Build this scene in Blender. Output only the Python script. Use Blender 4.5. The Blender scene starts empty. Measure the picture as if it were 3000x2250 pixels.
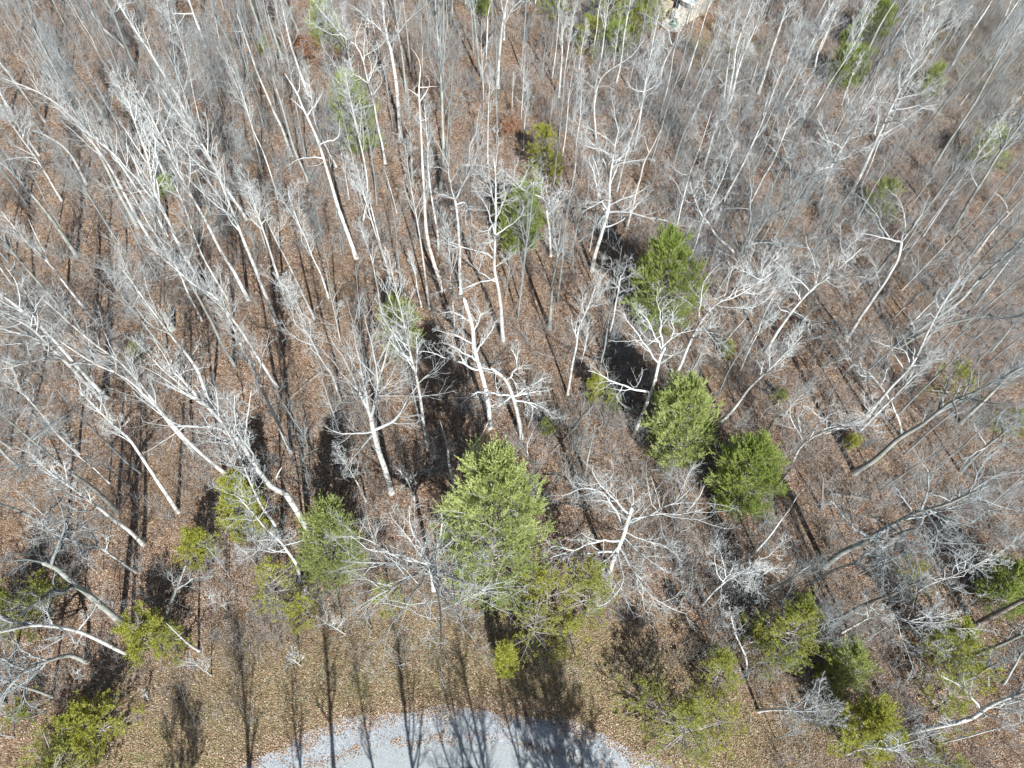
import bpy, math
import numpy as np

# ------------------------------------------------------------------ camera, sky, sun
SC = bpy.context.scene
COL = SC.collection
CH = 50.0                                   # height of the drone above the ground
F, CX, CY = 2000.0, 1500.0, 1125.0          # pinhole of the 3000 x 2250 photograph
_d = np.array([1383. - CX, 2400. - CY, F]); _d /= np.linalg.norm(_d)
_up = -_d
_Y = np.array([0, 0, 1.]) - _up[2] * _up; _Y /= np.linalg.norm(_Y)
_X = np.cross(_Y, _up)
RW = np.array([_X, _Y, _up])                # world = RW @ (right, down, forward)
cam_d = bpy.data.cameras.new('camera')
cam = bpy.data.objects.new('camera', cam_d); COL.objects.link(cam)
cam_d.sensor_width = 36.0; cam_d.lens = 36.0 * F / 3000.0
cam_d.clip_start = 0.5; cam_d.clip_end = 3000
from mathutils import Matrix, Vector
_m = Matrix((tuple(RW[:, 0]) + (0,), tuple(RW[:, 1]) + (0,), tuple(RW[:, 2]) + (CH,), (0, 0, 0, 1)))
_m = Matrix(((RW[0, 0], -RW[0, 1], -RW[0, 2], 0), (RW[1, 0], -RW[1, 1], -RW[1, 2], 0),
             (RW[2, 0], -RW[2, 1], -RW[2, 2], CH), (0, 0, 0, 1)))
cam.matrix_world = _m
SC.camera = cam

SUN_EL, SUN_AZ = math.radians(41), math.radians(180 - 18.5)      # azimuth clockwise from +Y
SDIR = np.array([math.sin(SUN_AZ) * math.cos(SUN_EL), math.cos(SUN_AZ) * math.cos(SUN_EL), math.sin(SUN_EL)])
world = bpy.data.worlds.new('World'); SC.world = world; world.use_nodes = True
wn = world.node_tree; wn.nodes.clear()
sky = wn.nodes.new('ShaderNodeTexSky'); sky.sky_type = 'NISHITA'; sky.sun_disc = False
sky.sun_elevation = SUN_EL; sky.sun_rotation = SUN_AZ
bg = wn.nodes.new('ShaderNodeBackground'); bg.inputs[1].default_value = 0.05
wo = wn.nodes.new('ShaderNodeOutputWorld')
wn.links.new(sky.outputs[0], bg.inputs[0]); wn.links.new(bg.outputs[0], wo.inputs[0])
sl = bpy.data.lights.new('sun', 'SUN'); sl.energy = 5.0; sl.angle = math.radians(0.5); sl.color = (1, .995, .97)
so = bpy.data.objects.new('sun', sl); COL.objects.link(so)
so.rotation_euler = Vector(-SDIR).to_track_quat('-Z', 'Y').to_euler(); so.location = (30, -60, 80)
SC.view_settings.view_transform = 'Standard'; SC.view_settings.look = 'None'
SC.view_settings.exposure = 1.0; SC.view_settings.gamma = 1
SC.render.engine = 'CYCLES'
try:
    SC.cycles.max_bounces = 4; SC.cycles.diffuse_bounces = 1
except Exception: pass

# ------------------------------------------------------------------ geometry of the view
CAMP = np.array([0, 0, CH])
def ray(p):
    v = RW @ np.array([p[0] - CX, p[1] - CY, F]); return v / np.linalg.norm(v)
def gz(x, y):
    """height of the forest floor"""
    k = np.clip((np.asarray(y, float) - 12) / 20, 0, 1)
    return k * (0.28 * np.sin(x * .13 + 1) * np.cos(y * .11) + .12 * np.sin(x * .41 + y * .23) + .07 * np.sin(y * .61 - x * .3))
def onground(p):
    v = ray(p); z = 0.
    for _ in range(4):
        q = CAMP + v * ((z - CH) / v[2]); z = float(gz(q[0], q[1]))
    return q
def project(P):
    c = RW.T @ (np.asarray(P, float) - CAMP)
    return np.array([CX + F * c[0] / c[2], CY + F * c[1] / c[2]])
def at_h(p, h):
    v = ray(p); return CAMP + v * ((h - CH) / v[2])
def in_plane(p, A, n):
    v = ray(p); return CAMP + v * (np.dot(A - CAMP, n) / np.dot(v, n))

# ------------------------------------------------------------------ mesh helpers
def tag(o, label=None, cat=None, group=None, kind=None):
    if label: o['label'] = label
    if cat: o['category'] = cat
    if group: o['group'] = group
    if kind: o['kind'] = kind
    return o
def mesh_of(name, V, Fs, mats, smooth=True, mi=None):
    """V (n,3); Fs: int array (m,k) or list of such arrays"""
    if not isinstance(Fs, list): Fs = [Fs]
    Fs = [f for f in Fs if len(f)]
    me = bpy.data.meshes.new(name)
    nl = sum(f.size for f in Fs); nf = sum(len(f) for f in Fs)
    me.vertices.add(len(V)); me.vertices.foreach_set('co', np.ascontiguousarray(V, dtype=np.float32).ravel())
    me.loops.add(nl); me.loops.foreach_set('vertex_index', np.concatenate([f.ravel() for f in Fs]).astype(np.int32))
    me.polygons.add(nf)
    tot = np.concatenate([np.full(len(f), f.shape[1]) for f in Fs])
    me.polygons.foreach_set('loop_start', (np.cumsum(tot) - tot).astype(np.int32))
    me.polygons.foreach_set('loop_total', tot.astype(np.int32))
    if mi is not None: me.polygons.foreach_set('material_index', np.asarray(mi, dtype=np.int32))
    if smooth: me.polygons.foreach_set('use_smooth', np.ones(nf, dtype=bool))
    me.update(calc_edges=True)
    for m in (mats if isinstance(mats, (list, tuple)) else [mats]): me.materials.append(m)
    return me
def link(name, me, parent=None, loc=None):
    o = bpy.data.objects.new(name, me); COL.objects.link(o)
    if parent is not None: o.parent = parent
    if loc is not None: o.location = loc
    return o
def empty(name, loc):
    o = bpy.data.objects.new(name, None); o.empty_display_size = .5; o.location = loc; COL.objects.link(o); return o

def norm(a): return a / np.maximum(np.linalg.norm(a, axis=-1, keepdims=True), 1e-9)
def tubes(P, R, k):
    """P (m,n,3), R (m,n) -> verts, quads (open tubes, tips closed by a tiny radius)"""
    m, n = R.shape
    T = np.empty_like(P); T[:, 1:-1] = P[:, 2:] - P[:, :-2]; T[:, 0] = P[:, 1] - P[:, 0]; T[:, -1] = P[:, -1] - P[:, -2]
    T = norm(T)
    ref = np.where(np.abs(T[:, :1, 2:3]) > .85, np.array([1., 0, 0]), np.array([0, 0, 1.]))
    U = norm(np.cross(T, np.broadcast_to(ref, T.shape))); W = np.cross(T, U)
    a = np.arange(k) * 2 * math.pi / k
    V = P[:, :, None] + R[:, :, None, None] * (np.cos(a)[:, None] * U[:, :, None] + np.sin(a)[:, None] * W[:, :, None])
    i = np.arange(m)[:, None, None] * n * k + np.arange(n - 1)[None, :, None] * k; j = np.arange(k); j2 = (j + 1) % k
    Fq = np.stack([i + j, i + j2, i + k + j2, i + k + j], -1).reshape(-1, 4)
    return V.reshape(-1, 3), Fq
class Acc:
    def __init__(s): s.V = []; s.F = []; s.n = 0
    def add(s, V, Fq):
        s.V.append(V); s.F.append(Fq + s.n); s.n += len(V)
    def mesh(s, name, mat, smooth=True):
        k = {}
        for f in s.F: k.setdefault(f.shape[1], []).append(f)
        return mesh_of(name, np.concatenate(s.V), [np.concatenate(v) for v in k.values()], mat, smooth)
def box(acc, c, s, rot=0., taper=1.):
    c = np.asarray(c, float); s = np.asarray(s, float) / 2
    v = np.array([[x, y, z] for z in (-1, 1) for y in (-1, 1) for x in (-1, 1)], float) * s
    v[4:, :2] *= taper
    R = np.array([[math.cos(rot), -math.sin(rot), 0], [math.sin(rot), math.cos(rot), 0], [0, 0, 1]])
    acc.add(v @ R.T + c, np.array([[0, 2, 3, 1], [4, 5, 7, 6], [0, 1, 5, 4], [2, 6, 7, 3], [0, 4, 6, 2], [1, 3, 7, 5]]))
def resample(pts, n):
    pts = np.asarray(pts, float)
    s = np.r_[0, np.cumsum(np.linalg.norm(np.diff(pts, axis=0), axis=1))]
    # Catmull-Rom through the points, then even spacing
    if len(pts) > 2:
        q = np.vstack([2 * pts[0] - pts[1], pts, 2 * pts[-1] - pts[-2]]); out = []
        for i in range(1, len(q) - 2):
            for t in np.linspace(0, 1, 6, endpoint=False):
                a, b, c, d = q[i - 1], q[i], q[i + 1], q[i + 2]
                out.append(.5 * (2 * b + (c - a) * t + (2 * a - 5 * b + 4 * c - d) * t * t + (3 * b - a - 3 * c + d) * t ** 3))
        out.append(pts[-1]); pts = np.array(out)
        s = np.r_[0, np.cumsum(np.linalg.norm(np.diff(pts, axis=0), axis=1))]
    u = np.linspace(0, s[-1], n)
    return np.stack([np.interp(u, s, pts[:, i]) for i in range(3)], 1)

# ------------------------------------------------------------------ materials
def mat(name):
    m = bpy.data.materials.new(name); m.use_nodes = True
    nt = m.node_tree; b = nt.nodes['Principled BSDF']; b.inputs['Specular IOR Level'].default_value = .25
    return m, nt, b
def N(nt, t, **kw):
    n = nt.nodes.new(t)
    for k, v in kw.items(): setattr(n, k, v)
    return n
def ramp(nt, stops, interp='LINEAR'):
    r = nt.nodes.new('ShaderNodeValToRGB'); e = r.color_ramp.elements; r.color_ramp.interpolation = interp
    while len(e) > 1: e.remove(e[-1])
    e[0].position = stops[0][0]; e[0].color = tuple(stops[0][1]) + (1,)
    for p, c in stops[1:]:
        q = e.new(p); q.color = tuple(c) + (1,)
    return r
def coord(nt, scale=None):
    g = nt.nodes.new('ShaderNodeNewGeometry')
    return g.outputs['Position']
def noise(nt, vec, scale, detail=4, rough=.6):
    n = nt.nodes.new('ShaderNodeTexNoise'); n.inputs['Scale'].default_value = scale
    n.inputs['Detail'].default_value = detail; n.inputs['Roughness'].default_value = rough
    nt.links.new(vec, n.inputs['Vector']); return n.outputs['Fac']
def mix(nt, fac, a, b, blend='MIX'):
    m = nt.nodes.new('ShaderNodeMix'); m.data_type = 'RGBA'; m.blend_type = blend
    for sock, v in ((m.inputs[0], fac), (m.inputs[6], a), (m.inputs[7], b)):
        if hasattr(v, 'is_output'): nt.links.new(v, sock)
        elif isinstance(v, (int, float)): sock.default_value = v
        else: sock.default_value = tuple(v) + (1,)
    return m.outputs[2]
def math_(nt, op, a, b=None, clamp=False):
    m = nt.nodes.new('ShaderNodeMath'); m.operation = op; m.use_clamp = clamp
    for i, v in enumerate((a, b)):
        if v is None: continue
        if hasattr(v, 'is_output'): nt.links.new(v, m.inputs[i])
        else: m.inputs[i].default_value = v
    return m.outputs[0]
def smooth(nt, v, lo, hi):
    m = nt.nodes.new('ShaderNodeMapRange'); m.interpolation_type = 'SMOOTHSTEP'
    m.inputs[1].default_value = lo; m.inputs[2].default_value = hi
    nt.links.new(v, m.inputs[0]); return m.outputs[0]
def bump(nt, b, h, strength, dist):
    n = nt.nodes.new('ShaderNodeBump'); n.inputs['Strength'].default_value = strength; n.inputs['Distance'].default_value = dist
    nt.links.new(h, n.inputs['Height']); nt.links.new(n.outputs[0], b.inputs['Normal'])

def bark(name, light, dark, spots, amount=.5, vary=.35):
    m, nt, b = mat(name); p = coord(nt)
    mp = N(nt, 'ShaderNodeMapping'); mp.inputs['Scale'].default_value = (1, 1, .35); nt.links.new(p, mp.inputs[0])
    a = noise(nt, mp.outputs[0], 3.5, 6, .7)
    r = ramp(nt, [(.3, dark), (.55, light), (.8, [min(1, x * 1.12) for x in light])]); nt.links.new(a, r.inputs[0])
    s = noise(nt, p, 1.3, 5, .75)
    c = mix(nt, math_(nt, 'MULTIPLY', smooth(nt, s, .52, .62), amount), r.outputs[0], spots)  # dark blotches: lichen, plus some shading variety painted into the bark
    oi = N(nt, 'ShaderNodeObjectInfo')
    k = math_(nt, 'ADD', math_(nt, 'MULTIPLY', oi.outputs['Random'], vary), 1 - vary * .6)
    c2 = N(nt, 'ShaderNodeVectorMath', operation='SCALE'); nt.links.new(c, c2.inputs[0]); nt.links.new(k, c2.inputs['Scale'])
    nt.links.new(c2.outputs[0], b.inputs['Base Color']); b.inputs['Roughness'].default_value = .9
    bump(nt, b, noise(nt, mp.outputs[0], 14, 4, .7), .6, .03)
    return m
M_PALE = bark('pale_bark', (.60, .60, .58), (.34, .34, .325), (.14, .14, .125), .7, .45)
M_GREY = bark('grey_bark', (.31, .32, .30), (.14, .145, .135), (.20, .24, .17), .6, .55)
M_DARK = bark('dark_bark', (.24, .21, .185), (.10, .085, .075), (.2, .2, .17), .5)
M_SNAG = bark('weathered_wood', (.68, .61, .55), (.40, .34, .29), (.16, .13, .11), .45)
M_TWIGP = bark('pale_twig', (.52, .545, .54), (.32, .335, .335), (.2, .21, .2), .45, .45)
M_TWIGG = bark('grey_twig', (.30, .325, .33), (.16, .175, .175), (.16, .17, .165), .4, .6)
M_BRUSH = bark('brush_twig', (.34, .32, .305), (.17, .155, .145), (.18, .15, .13), .4)
M_LOG = bark('rotting_log', (.27, .22, .18), (.1, .08, .065), (.06, .05, .045), .7)

def foliage(name, cols, tr=.35, rough=.6):
    m, nt, b = mat(name)
    g = N(nt, 'ShaderNodeNewGeometry')
    n = noise(nt, g.outputs['Position'], 1.1, 3, .6)
    v = math_(nt, 'ADD', math_(nt, 'MULTIPLY', g.outputs['Random Per Island'], .62), math_(nt, 'MULTIPLY', n, .5))
    k = len(cols)
    r = ramp(nt, [(.12 + .76 * i / (k - 1), c) for i, c in enumerate(cols)]); nt.links.new(v, r.inputs[0])
    b.inputs['Roughness'].default_value = rough
    t = N(nt, 'ShaderNodeBsdfTranslucent'); ms = N(nt, 'ShaderNodeMixShader'); ms.inputs[0].default_value = tr
    out = nt.nodes['Material Output']
    nt.links.new(r.outputs[0], b.inputs['Base Color']); nt.links.new(r.outputs[0], t.inputs[0])
    nt.links.new(b.outputs[0], ms.inputs[1]); nt.links.new(t.outputs[0], ms.inputs[2]); nt.links.new(ms.outputs[0], out.inputs[0])
    return m
M_PINE = foliage('pine_needles', [(.20, .28, .07), (.44, .53, .17), (.74, .77, .40)], .5)
M_PINED = foliage('dark_pine_needles', [(.15, .23, .05), (.33, .42, .10), (.56, .62, .23)], .5)
M_HAZE = foliage('soft_pine_needles', [(.20, .27, .08), (.38, .45, .15), (.55, .58, .26)], .5)
M_YELL = foliage('yellow_green_needles', [(.17, .18, .03), (.36, .38, .065), (.54, .54, .14)], .45)
M_OLIV = foliage('olive_needles', [(.17, .20, .04), (.34, .37, .08), (.52, .53, .17)], .5)
M_RUST = foliage('rusty_leaves', [(.20, .09, .04), (.32, .165, .085), (.42, .25, .15)])

# ------------------------------------------------------------------ forest floor
ROAD_PTS = [(730, 2250), (820, 2170), (960, 2110), (1180, 2090), (1320, 2085), (1560, 2100), (1750, 2150), (1900, 2210), (1960, 2250)]
_g = np.array([onground(p)[:2] for p in ROAD_PTS])
_s = np.linalg.lstsq(np.c_[_g * 2, np.ones(len(_g))], (_g ** 2).sum(1), rcond=None)[0]
RC = _s[:2]; RR = math.sqrt(_s[2] + RC @ RC)
print('road circle', RC, RR)

def ground_material():
    m, nt, b = mat('leaf_litter'); p = coord(nt)
    def leaves(scale, stops, jitter):
        w = N(nt, 'ShaderNodeTexVoronoi'); w.inputs['Scale'].default_value = scale; w.inputs['Randomness'].default_value = 1
        nz = N(nt, 'ShaderNodeTexNoise'); nz.inputs['Scale'].default_value = scale * 1.3; nt.links.new(p, nz.inputs['Vector'])
        ad = mix(nt, jitter, p, nz.outputs['Color'], 'ADD')
        nt.links.new(ad, w.inputs['Vector'])
        sp = N(nt, 'ShaderNodeSeparateColor'); nt.links.new(w.outputs['Color'], sp.inputs[0])
        r = ramp(nt, stops, 'LINEAR'); nt.links.new(sp.outputs[0], r.inputs[0])
        return r.outputs[0], w.outputs['Distance'], sp.outputs[1]
    oak = [(0, (.035, .024, .017)), (.2, (.11, .068, .044)), (.44, (.25, .152, .096)), (.68, (.36, .232, .15)), (.88, (.45, .335, .24)), (1, (.64, .55, .44))]
    c1, d1, h1 = leaves(10.5, oak, .10)
    c2, d2, h2 = leaves(4.6, oak, .2)
    c = mix(nt, .35, c1, c2)
    # duff and decayed leaves; the dark patches also paint in some shade
    big = noise(nt, p, .09, 5, .6); mid = noise(nt, p, .7, 6, .7)
    c = mix(nt, math_(nt, 'MULTIPLY', smooth(nt, big, .48, .68), .55), c, (.22, .15, .09))
    c = mix(nt, math_(nt, 'MULTIPLY', smooth(nt, mid, .52, .68), .6), c, (.13, .082, .054))
    c = mix(nt, math_(nt, 'MULTIPLY', smooth(nt, noise(nt, p, .35, 5, .7), .56, .7), .35), c, (.42, .30, .20))
    # straw coloured grass verge round the road and in the clearing beside the house
    straw, d3, h3 = leaves(9, [(0, (.08, .07, .035)), (.3, (.24, .19, .10)), (.6, (.37, .295, .17)), (.78, (.46, .39, .25)), (.84, (.22, .125, .075)), (1, (.37, .23, .15))], .16)
    straw = mix(nt, math_(nt, 'MULTIPLY', smooth(nt, noise(nt, p, .5, 5, .7), .5, .66), .55), straw, (.17, .19, .065))
    sep = N(nt, 'ShaderNodeSeparateXYZ'); nt.links.new(p, sep.inputs[0])
    def ring(x, y, r0, r1):
        dx = math_(nt, 'SUBTRACT', sep.outputs[0], x); dy = math_(nt, 'SUBTRACT', sep.outputs[1], y)
        d = math_(nt, 'SQRT', math_(nt, 'ADD', math_(nt, 'MULTIPLY', dx, dx), math_(nt, 'MULTIPLY', dy, dy)))
        d = math_(nt, 'ADD', d, math_(nt, 'MULTIPLY', math_(nt, 'SUBTRACT', noise(nt, p, .35, 5, .7), .5), 9))
        return math_(nt, 'SUBTRACT', 1, smooth(nt, d, r0, r1))
    f = ring(RC[0], RC[1], RR + 3.5, RR + 9)
    f2 = ring(23, 86, 4, 7); f3 = ring(66, 92, 12, 30)
    f = math_(nt, 'MAXIMUM', f, math_(nt, 'MAXIMUM', f2, math_(nt, 'MULTIPLY', f3, .7)))
    thin = math_(nt, 'MULTIPLY', f, math_(nt, 'ADD', math_(nt, 'MULTIPLY', smooth(nt, h1, .30, .42), .6), .4))
    c = mix(nt, thin, c, straw)
    nt.links.new(c, b.inputs['Base Color']); b.inputs['Roughness'].default_value = .95
    hh = math_(nt, 'ADD', math_(nt, 'MULTIPLY', h1, .7), math_(nt, 'ADD', math_(nt, 'MULTIPLY', d1, -1.2), math_(nt, 'MULTIPLY', h2, .6)))
    bump(nt, b, hh, 1.0, .10)
    return m
def build_ground():
    xs = np.r_[np.arange(-500, -130, 20), np.arange(-130, 130, 1.0), np.arange(130, 501, 20)]
    ys = np.r_[np.arange(-300, -20, 20), np.arange(-20, 180, 1.0), np.arange(180, 701, 20)]
    X, Y = np.meshgrid(xs, ys); Z = gz(X, Y)
    V = np.stack([X, Y, Z], -1).reshape(-1, 3); nx = len(xs)
    i = np.arange(len(ys) - 1)[:, None] * nx + np.arange(nx - 1)
    Fq = np.stack([i, i + 1, i + nx + 1, i + nx], -1).reshape(-1, 4)
    tag(link('ground', mesh_of('ground', V, Fq, ground_material())), kind='structure')
build_ground()
def band(name, r0, r1, z, mt, a0, a1, n, jag0, jag1, seed):
    rg = np.random.default_rng(seed); a = np.linspace(a0, a1, n)
    def wob(amp):
        w = np.zeros(n)
        for fq, am in ((9, .5), (23, .5), (61, .3), (113, .15)): w += am * np.sin(a * fq + rg.uniform(0, 6.3)) * rg.uniform(.6, 1.3)
        e = rg.normal(0, .3, n); e = (np.roll(e, 1) + e + np.roll(e, -1)) / 2; return (w * .8 + .45 * e) * amp
    k = 10; rr = np.linspace(0, 1, k)[None]
    R = (r0 + wob(jag0))[:, None] * (1 - rr) + (r1 + wob(jag1))[:, None] * rr
    V = np.stack([RC[0] + R * np.cos(a)[:, None], RC[1] + R * np.sin(a)[:, None], np.full(R.shape, z)], -1).reshape(-1, 3)
    i = np.arange(n - 1)[:, None] * k + np.arange(k - 1)
    Fq = np.stack([i, i + 1, i + k + 1, i + k], -1).reshape(-1, 4)
    return tag(link(name, mesh_of(name, V, Fq, mt)), kind='structure')
def stone_material(name, cols, sc, debris, crack=False):
    m, nt, b = mat(name); p = coord(nt)
    v = N(nt, 'ShaderNodeTexVoronoi'); v.inputs['Scale'].default_value = sc; nt.links.new(p, v.inputs['Vector'])
    sp = N(nt, 'ShaderNodeSeparateColor'); nt.links.new(v.outputs['Color'], sp.inputs[0])
    r = ramp(nt, [(0, cols[0]), (.5, cols[1]), (1, cols[2])]); nt.links.new(sp.outputs[0], r.inputs[0])
    c = mix(nt, math_(nt, 'MULTIPLY', smooth(nt, noise(nt, p, .4, 5, .65), .45, .65), .35), r.outputs[0], cols[0])
    # strips of blown leaves that gather along the edge of the pavement
    sep = N(nt, 'ShaderNodeSeparateXYZ'); nt.links.new(p, sep.inputs[0])
    dx = math_(nt, 'SUBTRACT', sep.outputs[0], float(RC[0])); dy = math_(nt, 'SUBTRACT', sep.outputs[1], float(RC[1]))
    d = math_(nt, 'SQRT', math_(nt, 'ADD', math_(nt, 'MULTIPLY', dx, dx), math_(nt, 'MULTIPLY', dy, dy)))
    off = math_(nt, 'ABSOLUTE', math_(nt, 'SUBTRACT', d, RR - 1.75))
    near = math_(nt, 'SUBTRACT', 1, smooth(nt, off, .1, .75))
    spots = math_(nt, 'ADD', noise(nt, p, 2.2, 6, .75), math_(nt, 'MULTIPLY', near, .06))
    lv = N(nt, 'ShaderNodeTexVoronoi'); lv.inputs['Scale'].default_value = 9; nt.links.new(p, lv.inputs['Vector'])
    ls = N(nt, 'ShaderNodeSeparateColor'); nt.links.new(lv.outputs['Color'], ls.inputs[0])
    lr = ramp(nt, [(0, (.08, .05, .035)), (.5, (.20, .125, .085)), (1, (.36, .25, .18))]); nt.links.new(ls.outputs[0], lr.inputs[0])
    msk = math_(nt, 'GREATER_THAN', math_(nt, 'ADD', spots, math_(nt, 'MULTIPLY', ls.outputs[1], .10)), debris)
    c = mix(nt, msk, c, lr.outputs[0])
    if crack:
        off2 = math_(nt, 'SUBTRACT', math_(nt, 'ADD', d, math_(nt, 'MULTIPLY', noise(nt, p, .8, 4, .6), .5)), RR - 3.3)
        ck = math_(nt, 'LESS_THAN', math_(nt, 'ABSOLUTE', off2), .022)
        c = mix(nt, math_(nt, 'MULTIPLY', ck, .8), c, (.06, .06, .06))
        w = math_(nt, 'SUBTRACT', math_(nt, 'ADD', d, math_(nt, 'MULTIPLY', noise(nt, p, 1.1, 4, .6), .7)), RR - 4.6)
        wl = math_(nt, 'MULTIPLY', math_(nt, 'LESS_THAN', math_(nt, 'ABSOLUTE', w), .03), math_(nt, 'GREATER_THAN', noise(nt, p, 1.6, 3, .5), .5))
        c = mix(nt, math_(nt, 'MULTIPLY', wl, .7), c, (.62, .64, .62))
    nt.links.new(c, b.inputs['Base Color']); b.inputs['Roughness'].default_value = .9
    bump(nt, b, sp.outputs[1], .5, .02)
    return m
M_GRAVEL = stone_material('gravel', ((.19, .21, .23), (.27, .295, .315), (.40, .425, .445)), 16, .675)
M_ASPH = stone_material('weathered_asphalt', ((.22, .245, .255), (.275, .30, .31), (.34, .36, .365)), 26, .73, True)
band('gravel_shoulder', RR - 11, RR, .004, M_GRAVEL, 0, math.pi, 5200, .25, .36, 3)
band('road', RR - 9.6, RR - 1.9, .008, M_ASPH, 0, math.pi, 1400, .08, .10, 4)

# ------------------------------------------------------------------ bare trees
def perp(T, rg):
    a = norm(rg.normal(size=T.shape)); return norm(a - (a * T).sum(-1, keepdims=True) * T)
def spawn(P, R, cnt, n, rg, t0=.25, ang=(35, 65), ln=(.3, .5), up=.15, crook=.2, rk=.55, taper=.25, minr=.0, absl=None, lp=1.0):
    """grow cnt children on every parent polyline; returns (P,R)"""
    m, np_ = R.shape
    t = (np.tile((np.arange(cnt) + .5) / cnt, (m, 1)) + rg.uniform(-.5, .5, (m, cnt)) / cnt)
    t = t0 + (1 - t0) * np.clip(t, 0, .995)
    u = t * (np_ - 1); i = u.astype(int); f = (u - i)[..., None]
    r_ = np.arange(m)[:, None]
    A, B = P[r_, i], P[r_, i + 1]; O = A * (1 - f) + B * f; T = norm(B - A)
    rad = R[r_, i] * (1 - f[..., 0]) + R[r_, i + 1] * f[..., 0]
    O = O.reshape(-1, 3); T = T.reshape(-1, 3); rad = rad.ravel(); M = len(O)
    an = np.radians(rg.uniform(*ang, M))[:, None]
    D = T * np.cos(an) + perp(T, rg) * np.sin(an)
    L = np.linalg.norm(np.diff(P, axis=1), axis=-1).sum(1)
    if absl is not None: base = np.full(M, absl)
    else: base = np.repeat(L, cnt)
    LL = base * rg.uniform(*ln, M) * (1 - .62 * t.ravel() ** 1.3 * lp)
    out = np.empty((M, n, 3)); out[:, 0] = O; st = (LL / (n - 1))[:, None]
    for j in range(1, n):
        D = norm(D + rg.normal(0, crook, (M, 3)) + np.array([0, 0, up])); out[:, j] = out[:, j - 1] + D * st
    r0 = np.maximum(np.minimum(rad * rk, LL * .03 + .004), minr)
    return out, r0[:, None] * np.linspace(1, taper, n)[None]
STY = {
    #          limbs  t0    angle     len          up   crook  b1 b2 b3
    'forest': (13, .52, (16, 40), (.17, .33), .17, .09, 6, 5, 3),
    'tall':   (12, .58, (20, 42), (.15, .27), .17, .10, 6, 5, 4),
    'oak':    (14, .36, (36, 72), (.28, .46), .08, .19, 8, 6, 4),
    'kinky':  (13, .38, (35, 75), (.20, .36), .10, .26, 7, 5, 4),
    'snag':   (4, .45, (45, 85), (.06, .14), .05, .28, 0, 0, 0),
    'sapling': (14, .25, (30, 62), (.22, .42), .12, .14, 5, 4, 0),
    'vase':   (12, .30, (25, 45), (.35, .5), .16, .12, 8, 6, 4),
}
def twigs(P, R, rg, sty, dens=1.0):
    """children of a set of limbs down to twigs; list of (P,R,sides)"""
    _, _, _, _, up, crook, b1, b2, b3 = STY[sty]; out = []
    if b1:
        P1, R1 = spawn(P, R, max(2, round(b1 * dens)), 6, rg, .18, (28, 62), (.34, .6), up * .8, crook * 1.1, .5, .3, .011); out.append((P1, R1, 4))
        if b2:
            P2, R2 = spawn(P1, R1, b2, 4, rg, .15, (28, 62), (.36, .62), up * .7, crook * 1.2, .6, .4, .0075); out.append((P2, R2, 3))
            if b3:
                P3, R3 = spawn(P2, R2, b3, 3, rg, .2, (25, 55), (.4, .7), up * .5, crook, .7, .4, .0056); out.append((P3, R3, 3))
    return out
def tree_meshes(trunk, r0, sty, rg, limbs=None, lf=1.25, autol=True, dens=1.0, mt=None, mw=None, rtop=.22, name='tree', flare=True):
    """trunk (k,3) local polyline; limbs list of (polyline) ; returns trunk mesh, crown mesh"""
    n = 22; P = resample(trunk, n)
    L = np.linalg.norm(P[-1] - P[0])
    wob = rg.normal(0, 1, (n, 3)); wob[:, 2] = 0; wob[0] = 0
    for _ in range(2): wob[1:-1] = (wob[:-2] + wob[1:-1] + wob[2:]) / 3
    P = P + wob * (.022 if sty != 'kinky' else .06) * L / 10
    tt = np.linspace(0, 1, n); R = r0 * (.95 if sty in ('forest', 'tall') else .8) * (1 - (1 - rtop) * tt ** .95)
    if flare:
        R[0] *= 1.4; R[1] *= 1.06
        P[0] = P[0] - np.array([0, 0, .25])
    if sty == 'snag': R *= 1 + rg.normal(0, .07, n)
    T = Acc(); T.add(*tubes(P[None], R[None], 9))
    # cap
    tip = np.vstack([P[-1], P[-1] + (P[-1] - P[-2]) * (.25 if sty == 'snag' else .5)])
    T.add(*tubes(tip[None], np.array([[R[-1], .004 if sty != 'snag' else R[-1] * .25]]), 9))
    C = Acc(); sets = []
    nl, t0, ang, ln, up, crook = STY[sty][:6]
    rt = lambda q: float(np.interp(np.argmin(np.linalg.norm(P - q, axis=1)), np.arange(n), R))
    if limbs:
        LP = [resample(q, 16) for q in limbs]
        for q in LP:
            w = rg.normal(0, {'oak': .055, 'kinky': .055, 'vase': .03}.get(sty, .04), q.shape) * min(5, np.linalg.norm(q[-1] - q[0])) / 5 * 1.3; w[0] = 0; w[1:-1] = .6 * w[1:-1] + .25 * (w[:-2] + w[2:]); q += w
        LR = []
        for q in LP:
            Lq = np.linalg.norm(np.diff(q, axis=0), axis=1).sum()
            LR.append(min(rt(q[0]) * .75, (.0105 * Lq + .02) * lf) * np.linspace(1, .16, 16))
        LP = np.array(LP); LR = np.array(LR); sets.append((LP, LR, 6)); sets += [(a, b, c) for a, b, c in twigs(LP, LR, rg, sty, dens * 1.35)]
    if autol:
        A, B = spawn(P[None], R[None], nl, 9, rg, t0, ang, ln, up, crook, .6, .3, .016, absl=np.linalg.norm(np.diff(P, axis=0), axis=1).sum(), lp=.8)
        sets.append((A, B, 5)); sets += twigs(A, B, rg, sty, dens)
        if sty != 'snag':            # the leader carries twigs too
            q = P[None, n * 3 // 4:]; sets += twigs(q, R[None, n * 3 // 4:], rg, sty, dens)
    if sty == 'snag':
        out = []
        for a, b, k in sets:
            for i in range(len(a)):
                q = Acc(); q.add(*tubes(a[i:i + 1], b[i:i + 1], k)); out.append(q.mesh(name + '_branch', mw or M_TWIGG))
        return T.mesh(name + '_trunk', mt or M_GREY), out
    for a, b, k in sets: C.add(*tubes(a, b, k))
    return T.mesh(name + '_trunk', mt or M_GREY), (C.mesh(name + '_crown', mw or M_TWIGG) if C.V else None)

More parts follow.
